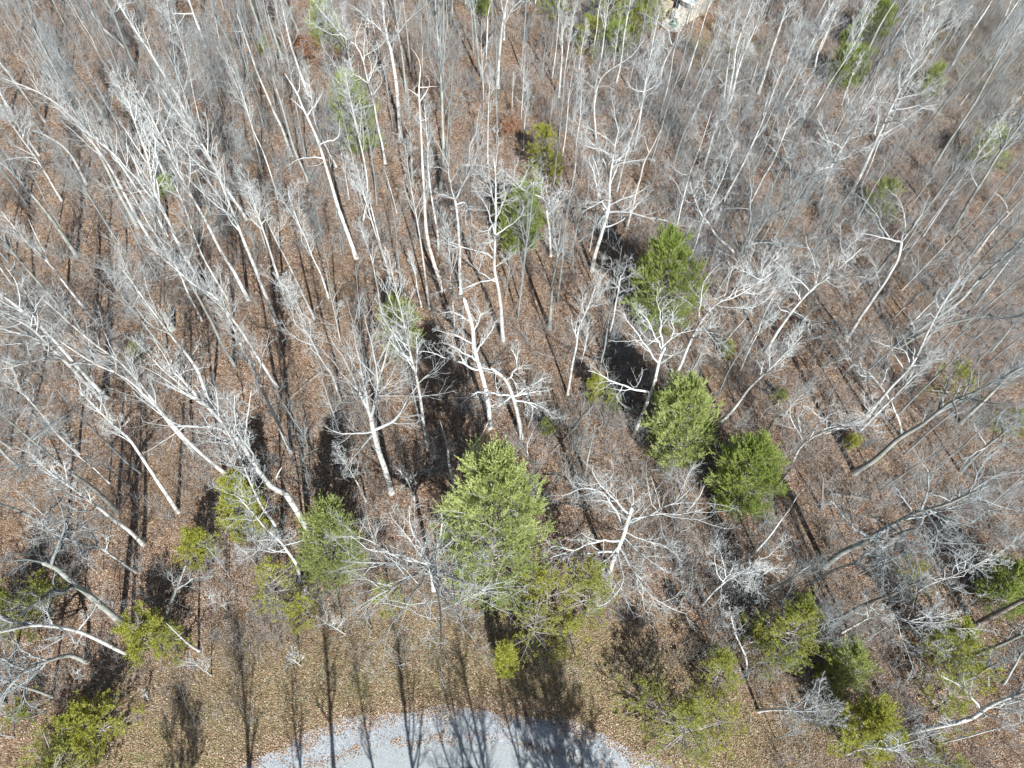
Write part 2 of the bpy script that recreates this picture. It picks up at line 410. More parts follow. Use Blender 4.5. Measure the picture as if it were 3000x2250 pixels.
OFF = {'A': (0, 0), 'B': (1000, 0), 'C': (2000, 0), 'D': (0, 750), 'E': (1000, 750), 'F': (2000, 750), 'G': (0, 1500), 'H': (1000, 1500), 'I': (2000, 1500)}
def px(reg, q): return (OFF[reg][0] + q[0] / 2.212, OFF[reg][1] + q[1] / 2.212) + tuple(q[2:])
TREES = []          # registry for labels: dict(o, px, kind words)
def rotz(v, a): return np.array([v[0] * math.cos(a) - v[1] * math.sin(a), v[0] * math.sin(a) + v[1] * math.cos(a), 0])
SEED = [100]
def traced(reg, trunk, r=.17, sty='forest', col='g', limbs=(), auto=True, ext=True, dens=1.0, words=None, lf=1.25):
    SEED[0] += 1; rg = np.random.default_rng(SEED[0])
    base = onground(px(reg, trunk[0])[:2]); base[2] = gz(base[0], base[1])
    hd = np.array([base[0], base[1], 0]); hd /= np.linalg.norm(hd)
    pl = rotz(hd, rg.uniform(-.25, .25))
    pts = [base]
    for q in trunk[1:]:
        q = px(reg, q)
        w = at_h(q[:2], q[2]) if len(q) > 2 else in_plane(q[:2], base, pl)
        if w[2] > 25: w = w * 0 + at_h(q[:2], 25 + .02 * (w[2] - 25))
        pts.append(w)
    pts = np.array(pts)
    if ext and sty not in ('snag',) and pts[-1][2] < 19 and auto and r > .1:
        d = norm(pts[-1] - pts[-2]); d = norm(d + np.array([0, 0, .6])); pts = np.vstack([pts, pts[-1] + d * rg.uniform(2, 4.5)])
    LL = []
    for lb in limbs:
        q0 = px(reg, lb[0])
        if len(q0) > 2: s = at_h(q0[:2], q0[2])
        else: s = in_plane(q0[:2], base, pl)
        dd = resample(pts, 60); s = dd[np.argmin(np.linalg.norm(np.array([project(x) for x in dd]) - np.array(q0[:2]), axis=1))]
        n2 = rotz(hd, rg.choice([-1, 1]) * rg.uniform(.15, .6)); o = [s]
        for q in lb[1:]:
            q = px(reg, q); w = at_h(q[:2], q[2]) if len(q) > 2 else in_plane(q[:2], s, n2)
            if w[2] > 25: w = at_h(q[:2], 25)
            elif len(q) <= 2 and w[2] < s[2] + .2 * np.linalg.norm(w[:2] - s[:2]):      # a limb that reaches towards the viewer
                for _ in range(4): w = at_h(q[:2], s[2] + .3 * np.linalg.norm(w[:2] - s[:2]))
            o.append(w)
        LL.append(np.array(o) - base)
    mt, mw = {'p': (M_PALE, M_TWIGP), 'g': (M_GREY, M_TWIGG), 's': (M_SNAG, M_SNAG), 'd': (M_DARK, M_TWIGG)}[col]
    tm, cm = tree_meshes(pts - base, r, sty, rg, LL, lf, auto and not (sty == 'snag' and limbs), dens, mt, mw, .22 if auto else .62)
    nm = 'dead_snag' if sty == 'snag' else 'bare_tree'
    e = empty(nm, base); link('trunk', tm, e)
    if sty == 'snag':
        for q in cm: link('branch', q, e)
    elif cm: link('crown', cm, e)
    TREES.append(dict(o=e, px=px(reg, trunk[0])[:2], r=r, sty=sty, col=col, h=pts[-1][2], words=words, nl=len(limbs)))
    return e
exec_traces = []
T = traced
# --- left middle (D)
T('D', [(1795,440),(1700,200),(1620,0),(1500,-300),(1380,-600),(1230,-850)], .2, 'forest', 'p')
T('D', [(1885,1270),(1780,1040),(1680,830),(1600,650),(1470,380),(1400,250)], .17, 'forest', 'p', [[(1600,700),(1480,620),(1360,570)],[(1640,760),(1560,590),(1430,400)]])
T('D', [(1800,850),(1700,700),(1550,470),(1400,270),(1250,180)], .15, 'forest', 'p')
T('D', [(1370,1000),(1310,820),(1250,700),(1130,540),(1040,420),(970,330)], .16, 'forest', 'p')
T('D', [(1380,1020),(1250,900),(1130,800),(1060,740)], .12, 'kinky', 'p')
T('D', [(670,940),(480,740),(320,580),(180,450),(0,370)], .24, 'oak', 'p', [[(320,580),(230,560),(110,570),(0,580)],[(200,460),(90,400),(-60,380)]])
T('D', [(692,920),(540,760),(380,580),(200,400),(0,240)], .2, 'forest', 'p')
T('D', [(1150,1659),(960,1370),(840,1190),(720,1080)], .17, 'tall', 'p')
T('D', [(2010,1800),(1850,1540),(1770,1510),(1650,1350),(1540,1190),(1350,980),(1180,800)], .27, 'forest', 'p',
  [[(1540,1190),(1400,1110),(1200,1100),(1000,990),(850,880)],[(1560,1230),(1420,1210),(1280,1190)],[(1600,1280),(1520,1100),(1440,1000)]])
T('D', [(1850,1540),(1800,1500),(1790,1440),(1825,1370)], .17, 'snag', 's', ext=False)
T('D', [(1460,1410),(1230,1210),(1100,1070),(940,900),(800,780),(620,700)], .16, 'forest', 'p')
T('D', [(1250,1260),(1080,1060),(950,880),(780,690),(600,560)], .15, 'forest', 'p')
T('D', [(425,370),(300,230),(150,50),(0,-130)], .18, 'forest', 'g')
T('D', [(1320,180),(1200,0),(1090,-220),(1000,-430),(960,-620),(900,-800)], .21, 'forest', 'p', [[(1060,-270),(900,-480),(700,-690),(500,-840)],[(1000,-430),(1020,-640),(960,-900)]])
T('D', [(1610,280),(1520,100),(1440,-20),(1330,-230),(1180,-500),(1060,-740)], .18, 'forest', 'p')
T('D', [(2040,410),(1950,220),(1870,50),(1760,-160)], .12, 'tall', 'p')
T('D', [(1840,240),(1760,0),(1650,-330)], .14, 'tall', 'p')
T('D', [(2130,270),(2080,120),(2020,0),(1950,-180)], .11, 'kinky', 'p')
T('D', [(510,1280),(370,1150),(250,1000),(120,860)], .12, 'forest', 'p')
T('D', [(760,1659),(600,1500),(450,1400),(250,1230),(100,1100)], .2, 'oak', 'g', [[(230,1180),(350,1090),(430,1030)],[(270,1200),(300,1130),(420,1030)]])
T('D', [(620,430),(460,230),(330,60),(170,-100)], .15, 'forest', 'p')
T('D', [(1520,350),(1380,120),(1300,-30),(1200,-300)], .11, 'forest', 'p')
T('D', [(1960,380),(1890,250),(1800,150)], .08, 'kinky', 'p')
T('D', [(2212,940),(2130,740),(2020,560),(1950,430)], .13, 'kinky', 'p')
T('D', [(1115,470),(1095,430),(1060,370)], .42, 'snag', 'g', auto=False, ext=False, words='short broken grey stump')
T('D', [(130,1380),(0,1250),(-130,1100)], .13, 'forest', 'g')
# --- lower left (G)
T('G', [(790,720),(650,600),(540,510),(440,430),(370,370),(290,330)], .27, 'oak', 'g',
  [[(370,360),(360,250),(430,150),(560,60),(640,0)],[(430,150),(420,50),(350,-100)],[(480,500),(330,520),(200,600),(100,700),(0,760)],[(290,330),(180,310),(60,320),(0,300)],[(500,520),(400,525),(330,530)]], auto=False)
T('G', [(850,930),(740,880),(620,820),(500,770),(350,740),(200,730),(0,780)], .17, 'oak', 'p',
  [[(500,770),(600,650),(640,570)],[(540,800),(490,850),(460,790)],[(350,740),(300,650),(280,610)],[(200,730),(90,720),(-60,640)],[(360,745),(420,800),(260,900)]], auto=False)
T('G', [(560,970),(450,930),(300,970),(150,1030),(0,1200)], .2, 'oak', 'g', [[(300,970),(150,900),(40,820)],[(200,1000),(160,1200),(250,1280)],[(150,1030),(0,950),(-80,900)]], dens=.9)
T('G', [(930,210),(840,120),(740,50),(650,-20),(540,-100),(400,-200)], .17, 'forest', 'p')
T('G', [(880,390),(750,310),(650,240),(450,180)], .15, 'kinky', 'p')
T('G', [(1960,460),(1930,350),(1850,240),(1780,160),(1700,80)], .16, 'kinky', 'p')
T('G', [(1290,900),(1240,870),(1150,790),(1080,720)], .12, 'snag', 'p')
T('G', [(1060,720),(1100,610),(1140,510),(1200,350)], .14, 'kinky', 'g', [[(1140,510),(1110,400)],[(1140,510),(1260,430),(1390,420)]], auto=False)
T('G', [(20,1250),(-80,1100),(-300,1000)], .2, 'oak', 'g')
T('G', [(430,180),(300,90),(100,-20),(-50,-60)], .16, 'forest', 'g')
for a in ([(1480,640),(1430,600),(1350,555)],[(1665,350),(1620,290),(1555,230)],[(1370,1060),(1300,1010),(1230,970)],[(960,1215),(950,1190),(930,1160)],[(1950,995),(1915,965),(1900,900)],[(2080,600),(2030,560),(1980,530)],[(640,1090),(560,1060),(480,1040)]):
    T('G', a, .05, 'sapling', 'p', ext=False, words='small pale leafless sapling')
# --- centre (E)
T('E', [(325,1530),(290,1400),(240,1260),(210,1140),(190,1050)], .3, 'vase', 'p',
  [[(210,1140),(120,1150),(0,1150),(-120,1100)],[(220,1130),(350,1060),(420,950),(500,830),(560,770)],[(190,1050),(140,930),(60,760),(0,650),(-80,520)],[(200,1040),(230,880),(230,730),(180,520),(140,380)],[(230,740),(300,600),(330,480)],[(60,760),(100,600),(60,450)],[(200,1150),(100,1280),(0,1400)]], auto=False, dens=.8, lf=1.3, words='big pale vase-shaped oak')
T('E', [(1050,545),(1040,400),(1020,250),(1000,100),(1000,0),(990,-150),(1000,-400)], .23, 'kinky', 'p', [[(1000,-160),(930,-340),(860,-450)],[(1010,-200),(1060,-400),(1040,-550)],[(1020,-120),(1150,-240),(1180,-330)],[(1000,-300),(960,-480),(950,-600)]])
T('E', [(1350,470),(1360,330),(1370,170),(1400,0),(1380,-120)], .2, 'forest', 'g')
T('E', [(965,1110),(950,950),(920,800),(890,690),(860,580),(850,470),(800,290)], .24, 'oak', 'p', [[(870,740),(700,670),(560,620),(490,620)],[(880,690),(740,590),(640,560)],[(870,580),(740,510),(600,480)],[(850,430),(740,370),(640,370)],[(900,620),(960,500),(1000,420)],[(860,500),(900,380),(860,300)]], auto=False)
T('E', [(1170,1180),(1140,1020),(1110,910),(1060,800),(980,730)], .22, 'oak', 'p', [[(1100,910),(980,890),(870,890),(780,960)],[(1110,920),(1250,830),(1350,780)],[(1130,900),(1250,880),(1350,870)],[(1060,810),(990,740),(870,720)],[(1130,930),(1260,960),(1400,1060)],[(1100,900),(1000,990),(900,1030)],[(1070,810),(1140,700),(1100,600)]], auto=False)
T('E', [(1465,900),(1490,750),(1520,600),(1540,470),(1600,330)], .13, 'forest', 'p', dens=1.1)
T('E', [(1900,1150),(1960,1000),(2020,860),(2060,700),(2080,590)], .2, 'kinky', 'p', [[(2000,880),(1850,850),(1720,790),(1610,740)],[(2060,700),(1970,580),(1900,480),(1830,380),(1780,340)],[(2080,600),(2030,520),(1960,380),(1910,330)],[(2080,590),(2080,480),(2070,350),(2030,270)],[(2090,590),(2150,500),(2140,350)],[(2060,700),(2160,640),(2250,590)]], auto=False)
T('E', [(1735,510),(1770,380),(1790,250),(1810,130)], .11, 'kinky', 'p', [[(1800,180),(1760,90),(1740,0)],[(1800,140),(1850,60),(1860,0)],[(1805,150),(1880,120),(1940,80)],[(1790,200),(1700,130)],[(1790,240),(1850,220),(1900,200)],[(1795,200),(1730,210),(1690,240)]], auto=False)
T('E', [(730,1500),(700,1350),(690,1250),(670,1170),(645,1080)], .2, 'snag', 'p', [[(670,1165),(640,1160),(610,1180)]], words='white broken dead snag')
T('E', [(740,1390),(850,1240),(910,1160),(950,1080)], .09, 'snag', 's', auto=False, words='thin dead stem leaning right')
T('E', [(1580,1420),(1600,1300),(1630,1170),(1645,1090)], .15, 'snag', 'g')
T('E', [(572,340),(550,180),(530,0),(500,-200),(460,-420)], .11, 'tall', 'p')
T('E', [(520,330),(490,200),(480,120),(440,0)], .08, 'tall', 'p')
T('E', [(660,230),(620,100),(590,0),(550,-180),(530,-500),(515,-850),(505,-1080),(515,-1190)], .24, 'snag', 's',
  [[(512,-1000),(560,-1080),(570,-1140),(540,-1170)],[(560,-1080),(630,-1100)],[(510,-1020),(470,-1060),(420,-1090)],[(515,-1190),(500,-1280),(450,-1350)],[(520,-880),(575,-900)],[(515,-920),(470,-900)]], words='bleached crook-topped dead trunk')
T('E', [(560,1250),(530,1050),(500,850),(450,650),(400,400),(350,200)], .15, 'forest', 'p')
T('E', [(530,1150),(480,950),(430,720),(390,560)], .1, 'forest', 'g')
T('E', [(1210,1110),(1240,1000),(1200,900)], .08, 'kinky', 'p')
T('E', [(325,190),(290,50),(250,-60),(160,-350)], .14, 'tall', 'p')
T('E', [(265,380),(230,180),(190,0),(120,-200)], .1, 'tall', 'p')
T('E', [(160,1590),(80,1430),(-20,1280)], .09, 'forest', 'p')
T('E', [(475,1580),(440,1480),(380,1400)], .09, 'kinky', 'p')
T('E', [(735,500),(720,300),(710,150),(700,0)], .12, 'forest', 'p')
T('E', [(1660,260),(1680,120),(1700,0)], .08, 'tall', 'g')
T('E', [(1210,1300),(1205,1230),(1240,1140)], .07, 'snag', 's')
# --- bottom centre (H)
T('H', [(1730,400),(1760,320),(1800,220),(1830,140),(1860,50),(1880,-20)], .24, 'oak', 'p',
  [[(1830,100),(1780,0),(1740,-60),(1690,-130),(1560,-150),(1430,-100)],[(1810,180),(1640,200),(1500,250),(1380,220),(1310,290)],[(1640,200),(1400,280),(1310,370)],[(1850,140),(1960,180),(2090,220),(2200,290)],
   [(1810,230),(1900,400),(1980,520),(2120,620),(2250,650)],[(1790,250),(1830,440),(1760,560),(1640,610)],[(1860,50),(1890,-100),(1870,-200)],[(1740,-20),(1660,-200),(1620,-290)],[(1860,80),(1980,20),(2150,-60),(2280,-160)],[(1820,160),(1950,280),(2150,420)],[(1810,220),(1720,320),(1680,460)]], auto=False, dens=1.3, lf=1.0, words='large crooked white-limbed oak')
T('H', [(600,500),(590,430),(575,350,7.5)], .24, 'vase', 'p',
  [[(575,350,7.5),(350,290,9.5),(180,180,11.5),(0,150,13.5)],[(575,350,7.5),(400,280,9.5),(200,250,11.5),(60,150,13)],[(575,350,7.5),(300,330,10),(100,320,12),(0,320,13.5)],[(575,350,7.5),(500,260,9.5),(400,120,12),(300,0,14)],[(575,350,7.5),(520,230,10),(450,90,12.5),(440,-40,14.5)],
   [(575,350,7.5),(620,220,10),(650,100,12),(650,0,14)],[(575,350,7.5),(640,250,10),(740,170,12),(800,120,13.5)],[(575,350,7.5),(720,330,10),(830,280,12),(910,250,13.5)],[(575,350,7.5),(750,340,10),(870,340,12),(940,340,13)],[(575,350,7.5),(720,430,10.5),(900,490,12.5),(1070,530,14)],
   [(575,350,7.5),(760,430,10.5),(930,490,12.5),(1050,450,14)],[(575,350,7.5),(700,540,11),(820,640,13),(900,750,14.5)],[(575,350,7.5),(680,580,11.5),(790,720,13.5),(850,820,15)],[(575,350,7.5),(640,600,11.5),(650,780,14),(650,950,16)],
   [(575,350,7.5),(460,540,11),(340,700,13),(240,850,15)],[(575,350,7.5),(380,460,10.5),(200,560,12),(60,640,13.5)]],
  auto=False, ext=False, dens=.8, lf=1.1, words='fan-limbed pale tree')
# --- top centre (B)
T('B', [(1015,570),(1020,430),(1040,200),(1060,60),(1090,-60)], .2, 'forest', 'p', [[(1040,170),(1130,30),(1190,0)],[(1050,130),(1180,-10),(1240,40)]])
T('B', [(940,380),(945,250),(950,100),(970,0)], .11, 'tall', 'p')
T('B', [(915,510),(890,400),(870,200),(855,60),(850,0)], .2, 'forest', 'g')
T('B', [(385,900),(370,700),(350,500),(320,330),(280,180),(270,0)], .26, 'forest', 'p', [[(280,240),(180,130),(50,20)],[(330,280),(420,150),(550,30)]])
T('B', [(285,1060),(250,880),(210,680),(180,530),(140,380),(80,280),(0,230)], .16, 'kinky', 'p', [[(180,550),(80,480),(40,560)],[(190,520),(230,380),(200,300)],[(180,530),(230,620),(330,680)]])
T('B', [(1410,630),(1420,500),(1430,350),(1430,200)], .15, 'forest', 'p')
T('B', [(1440,560),(1465,350),(1490,200)], .12, 'forest', 'p')
T('B', [(1625,1754),(1640,1659),(1690,1500),(1730,1350),(1740,1150),(1760,1030)], .27, 'oak', 'p', [[(1730,1380),(1880,1380),(2000,1410),(2120,1440),(2212,1460)],[(1740,1370),(1690,1420),(1640,1480)],[(1760,1030),(1660,960),(1580,900)],[(1760,1030),(1850,950),(1950,840)]])
T('B', [(1850,1480),(1930,1180),(1960,1060),(2010,960),(2065,850)], .18, 'snag', 's', [[(1990,990),(1975,930),(1965,880)]], words='two-pronged pale dead trunk')
T('B', [(1900,980),(1930,800),(1960,600),(2000,370)], .13, 'forest', 'p', [[(1960,600),(2040,540),(2100,350)],[(1965,590),(1880,570),(1820,480)]])
T('B', [(2050,580),(2090,420),(2140,310),(2200,180)], .2, 'kinky', 'p', [[(2130,330),(2040,280),(1960,240)],[(2120,350),(2090,290),(1960,350)],[(2150,300),(2100,180),(1950,80)]])
T('B', [(775,1900),(765,1659),(760,1500),(740,1290)], .19, 'kinky', 'p', [[(740,1300),(700,1170),(680,1050),(600,900)],[(740,1280),(810,1140),(830,1000),(870,850),(900,680)],[(740,1280),(640,1260),(600,1230)],[(745,1330),(810,1320),(800,1450)],[(760,1600),(690,1580),(620,1560)],[(830,1000),(900,960),(960,920)]], auto=False)
T('B', [(950,1060),(950,850),(955,650),(965,480)], .09, 'tall', 'p')
T('B', [(1180,970),(1190,780),(1215,620)], .08, 'tall', 'p')
T('B', [(1105,720),(1110,600),(1120,480)], .08, 'tall', 'p')
T('B', [(640,1250),(660,1000),(655,700),(640,430),(620,150)], .2, 'forest', 'g')
T('B', [(530,700),(525,400),(520,200)], .12, 'forest', 'g')
T('B', [(420,600),(400,400),(370,200),(340,0)], .14, 'tall', 'g')
T('B', [(450,460),(430,250),(400,0)], .13, 'tall', 'g')
T('B', [(270,1660),(220,1450),(180,1300),(145,1270)], .11, 'tall', 'p')
T('B', [(360,1380),(320,1230),(280,1100)], .09, 'snag', 'p')
T('B', [(130,1500),(170,1250),(150,1050),(80,740)], .11, 'forest', 'p')
T('B', [(1610,1620),(1640,1450),(1650,1330)], .07, 'tall', 'p')
T('B', [(460,1190),(450,950),(440,750)], .12, 'forest', 'g')
T('B', [(1540,450),(1560,300),(1590,150)], .1, 'kinky', 'p')
T('B', [(1650,900),(1640,650),(1690,500),(1870,370)], .14, 'kinky', 'p')
T('B', [(1360,1659),(1340,1450),(1310,1290),(1190,1240)], .15, 'kinky', 'p', [[(1320,1300),(1380,1350),(1440,1280)],[(1340,1400),(1400,1310),(1430,1200)]])
# --- top left (A)
T('A', [(1890,1010),(1830,840),(1760,690),(1680,500),(1610,300),(1540,100)], .2, 'snag', 'p', words='smooth branchless pale dead trunk')
T('A', [(2310,1670),(2200,1370),(2140,1160),(2080,970),(2020,820),(1970,720),(1920,600),(1850,490)], .26, 'snag', 'p', [[(2080,920),(2190,890),(2200,780)],[(2110,1030),(2000,1020),(1920,1040),(1860,1080)],[(2100,1050),(2060,1070),(1990,1080)],[(2010,750),(2070,640),(2100,570)],[(1930,620),(1940,560),(1950,400)],[(1960,710),(1900,650),(1880,640)]], words='big white curled-limb dead tree')
T('A', [(1835,400),(1790,260),(1740,110),(1710,0)], .19, 'tall', 'g')
T('A', [(1700,245),(1660,120),(1620,0)], .2, 'tall', 'g')
T('A', [(1580,650),(1530,420),(1480,260),(1400,110),(1360,0)], .2, 'forest', 'g')
T('A', [(700,800),(620,670),(540,540),(430,420)], .2, 'forest', 'g')
T('A', [(880,450),(800,270),(750,130),(690,0)], .25, 'forest', 'g', [[(750,90),(800,30),(890,15)]])
T('A', [(1020,1620),(870,1380),(700,1060),(560,880),(430,720),(250,600),(50,520)], .17, 'forest', 'p')
T('A', [(1600,1420),(1440,1180),(1270,880),(1130,700)], .17, 'forest', 'p', [[(1270,880),(1200,620),(1130,420),(1110,150)],[(1230,800),(1200,560),(1300,500)]])
T('A', [(500,1659),(330,1420),(200,1250),(60,1100),(0,1050)], .2, 'forest', 'g')
T('A', [(2000,1180),(1900,950),(1830,700),(1760,480)], .13, 'tall', 'g')
T('A', [(2000,620),(1920,400),(1870,230),(1830,50)], .17, 'forest', 'p')
T('A', [(1960,270),(1900,130),(1850,0)], .19, 'forest', 'g')
T('A', [(290,790),(150,600),(20,430)], .14, 'forest', 'p')
T('A', [(1250,800),(1060,480),(950,300),(830,120)], .19, 'forest', 'p')
T('A', [(1080,1530),(1000,1380),(860,1180),(700,960),(540,820)], .17, 'forest', 'p')
T('A', [(1100,1700),(1250,1500),(1100,1200),(960,900)][2:] + [(880,760)], .15, 'forest', 'p')
T('A', [(560,1190),(440,980),(300,880),(170,820)], .15, 'forest', 'p')
T('A', [(290,1630),(230,1520),(185,1420)], .11, 'snag', 'p')
T('A', [(830,330),(640,150),(560,0)], .13, 'forest', 'p')
T('A', [(1330,300),(1270,130),(1230,20)], .2, 'forest', 'p', [[(1100,150),(1060,80),(980,0)]])
T('A', [(1110,400),(1100,250),(1100,130)], .14, 'kinky', 'p')
T('A', [(2180,1080),(2050,820),(2020,640)], .12, 'forest', 'p')
T('A', [(1960,1500),(1900,1400),(1830,1300)], .12, 'kinky', 'p')
T('A', [(400,1300),(250,1050),(120,870)], .15, 'oak', 'p')
# --- top right (C)
T('C', [(490,600),(520,520),(560,380),(620,200),(690,0)], .22, 'forest', 'p')
T('C', [(435,580),(465,480),(490,400)], .14, 'snag', 's', auto=False, words='short tan broken dead stem')
for k, a in enumerate(([(290,670),(330,450),(350,300),(420,100)],[(265,650),(290,450),(320,250)],[(310,660),(370,420),(440,250)])): T('C', a, .12, 'forest', 'p')
T('C', [(850,470),(880,330),(930,220),(980,120),(1030,10)], .17, 'kinky', 'p')
T('C', [(1165,410),(1240,240),(1310,110),(1380,0)], .2, 'tall', 'g')
T('C', [(1590,1130),(1720,930),(1850,730),(1920,620),(2040,400),(2200,130)], .17, 'forest', 'g')
T('C', [(1740,1510),(1850,1320),(1950,1160),(2060,980),(2212,780)], .2, 'forest', 'g', [[(2060,990),(2050,850),(1960,620)],[(1910,1210),(1860,1110),(1830,1060)]])
T('C', [(1090,1260),(1160,1120),(1230,960),(1310,790),(1380,640),(1450,500)], .24, 'oak', 'p')
T('C', [(880,1340),(930,1180),(970,1060),(1100,850)], .22, 'oak', 'p', [[(970,1060),(1100,1000),(1250,930),(1380,850)],[(970,1050),(940,900),(870,760)],[(990,1030),(1050,900),(1150,700)],[(970,1080),(800,1130)],[(980,1100),(1050,1110)]])
T('C', [(650,470),(700,330),(750,200),(770,100)], .1, 'kinky', 'p')
T('C', [(1030,680),(1090,510),(1160,370)], .09, 'tall', 'p')
T('C', [(740,260),(790,110),(830,0)], .15, 'tall', 'g')
T('C', [(130,1110),(170,970),(210,830)], .17, 'forest', 'p')
T('C', [(230,1250),(250,1000),(260,830)], .12, 'oak', 'g')
T('C', [(60,180),(90,60),(110,-20)], .1, 'tall', 'p')
T('C', [(1900,950),(2030,880),(2150,790)], .12, 'kinky', 'g')
T('C', [(1560,1530),(1680,1350),(1780,1200)], .1, 'forest', 'p')
T('C', [(1530,250),(1620,50),(1650,-20)], .15, 'oak', 'p')
T('C', [(2000,240),(2090,100),(2130,0)], .13, 'forest', 'p')
T('C', [(380,1640),(440,1500),(540,1420),(700,1330)], .24, 'oak', 'g', [[(400,1600),(500,1570),(750,1590),(900,1640)],[(420,1520),(440,1300),(420,1000)]])
T('C', [(340,1640),(220,1530),(170,1450),(110,1370)], .17, 'kinky', 'p')
T('C', [(700,1200),(690,1050),(620,850)], .13, 'oak', 'g')
T('C', [(1890,1659),(1990,1520),(2110,1390),(2212,1280)], .22, 'snag', 's', [[(2110,1390),(2080,1300),(2010,1240)],[(2070,1480),(2140,1470),(2212,1460)]], words='orange-tinged dying trunk')
# --- right middle (F)
T('F', [(1060,530),(1200,320),(1340,120),(1400,0),(1415,-90)], .21, 'kinky', 'p', [[(1415,-90),(1330,-130),(1260,-260),(1200,-340),(1120,-410)],[(1330,-130),(1200,-140),(1090,-150)],[(1420,-100),(1440,-230),(1400,-370),(1330,-430)],[(1415,-90),(1540,-250),(1600,-400)],[(1280,200),(1250,80),(1200,0)]], auto=False)
T('F', [(540,620),(620,480),(740,320),(850,200),(930,150)], .21, 'oak', 'p', [[(920,150),(970,60),(1030,0)],[(920,150),(1000,200),(1130,240)],[(840,190),(880,100),(870,30)],[(930,150),(1060,100),(1200,90)]], dens=.8)
T('F', [(1200,1030),(1330,880),(1450,740),(1520,640),(1590,480)], .2, 'kinky', 'p', [[(1490,700),(1430,610),(1300,570),(1210,540)],[(1500,740),(1640,680),(1750,560)],[(1560,560),(1700,420),(1850,350)]])
T('F', [(1420,1180),(1400,1060),(1320,900),(1210,760),(1130,720)], .13, 'kinky', 'p')
T('F', [(1400,580),(1600,430),(1800,290),(1920,150),(2030,50)], .22, 'forest', 'g')
T('F', [(1400,592),(1600,480),(1800,420),(2000,390),(2120,400)], .18, 'forest', 'g')
T('F', [(1110,1400),(1230,1330),(1400,1180),(1550,1090),(1750,940),(1900,880)], .25, 'forest', 'g', [[(1550,1090),(1580,1000),(1620,960)],[(1750,950),(1780,1030),(1760,1130)],[(1820,910),(1870,780),(1900,650)]])
T('F', [(1800,1080),(1920,970),(2010,880),(2100,790)], .2, 'forest', 'g')
T('F', [(250,1070),(330,990),(430,860),(530,760),(620,680)], .16, 'forest', 'p')
T('F', [(640,1060),(720,950),(830,830)], .09, 'kinky', 'p')
T('F', [(620,1480),(700,1370),(760,1240),(870,1160),(1030,1110)], .14, 'kinky', 'p')
T('F', [(205,270),(260,170),(340,60),(440,-80)], .16, 'oak', 'g')
T('F', [(-60,800),(0,680),(60,530),(150,380),(240,300),(350,260)], .17, 'oak', 'p', [[(330,265),(370,200),(500,170)]])
T('F', [(1140,1140),(1300,980),(1420,860)], .13, 'forest', 'p')
T('F', [(420,590),(490,480),(600,380)], .09, 'kinky', 'p')
T('F', [(1360,410),(1440,330),(1560,230)], .1, 'tall', 'g')
T('F', [(1480,440),(1620,300),(1800,180)], .1, 'tall', 'p')
T('F', [(900,1640),(905,1550),(910,1440)], .2, 'snag', 'd', words='dark short snag')  # dark bark paints in the shadow this snag stands in
T('F', [(680,1659),(740,1560),(790,1490)], .1, 'snag', 'p')
T('F', [(30,1650),(100,1570),(140,1490)], .12, 'snag', 's')
T('F', [(1800,1400),(1950,1250),(2100,1130)], .18, 'oak', 'g')
T('F', [(2000,620),(2100,500),(2200,380)], .15, 'oak', 'g')
# --- lower right (I)
T('I', [(920,350),(1040,260),(1180,190),(1320,100),(1500,10),(1700,-50)], .31, 'oak', 'g', [[(1290,100),(1240,40),(1180,0)],[(1320,100),(1310,250),(1300,450)],[(1550,0),(1600,-200),(1500,-400)],[(1600,-20),(1750,100),(1880,230)],[(1500,10),(1420,-100),(1350,-200)],[(1580,-10),(1640,150),(1590,330)]], dens=1.2)
T('I', [(470,260),(560,160),(640,50),(680,0)], .15, 'snag', 'p')
T('I', [(950,740),(1100,640),(1200,590),(1330,540)], .19, 'tall', 'd')
T('I', [(1030,780),(1180,700),(1310,660),(1480,720)], .12, 'oak', 'p')
T('I', [(1890,740),(2050,650),(2212,570)], .27, 'forest', 'd')
T('I', [(1820,950),(1980,890),(2100,840),(2212,790)], .19, 'forest', 'g')
T('I', [(1400,1440),(1600,1400),(1850,1340),(2000,1250),(2212,1170)], .2, 'forest', 'p', [[(1940,1280),(1800,1130),(1670,1060)],[(1850,1340),(1750,1380),(1640,1350)]])
T('I', [(1060,1570),(1200,1530),(1350,1520),(1500,1480)], .13, 'kinky', 'p')
T('I', [(490,1290),(560,1280),(680,1280),(800,1290)], .14, 'vase', 'p')
T('I', [(420,1080),(410,950),(340,790)], .12, 'kinky', 'p')
T('I', [(820,470),(950,390),(1100,330)], .14, 'forest', 'p')
T('I', [(1980,1140),(1990,960),(2000,870)], .09, 'kinky', 'g')
T('I', [(460,600),(560,520),(700,430)], .12, 'forest', 'g')
T('I', [(2150,1500),(1980,1550),(1900,1480)], .16, 'oak', 'g')
T('I', [(2080,1120),(2150,1000),(2212,900)], .13, 'oak', 'g')
T('I', [(1800,1100),(1900,1060),(1980,1010)], .12, 'forest', 'd')
T('I', [(130,600),(250,470),(400,380)], .12, 'oak', 'p')
for t in TREES[::]:
    pass
print('traced', len(TREES), sum(t['sty'] not in ('snag','sapling') for t in TREES), 'heights', np.percentile([t['h'] for t in TREES], [0, 10, 50, 90, 100]).round(1))

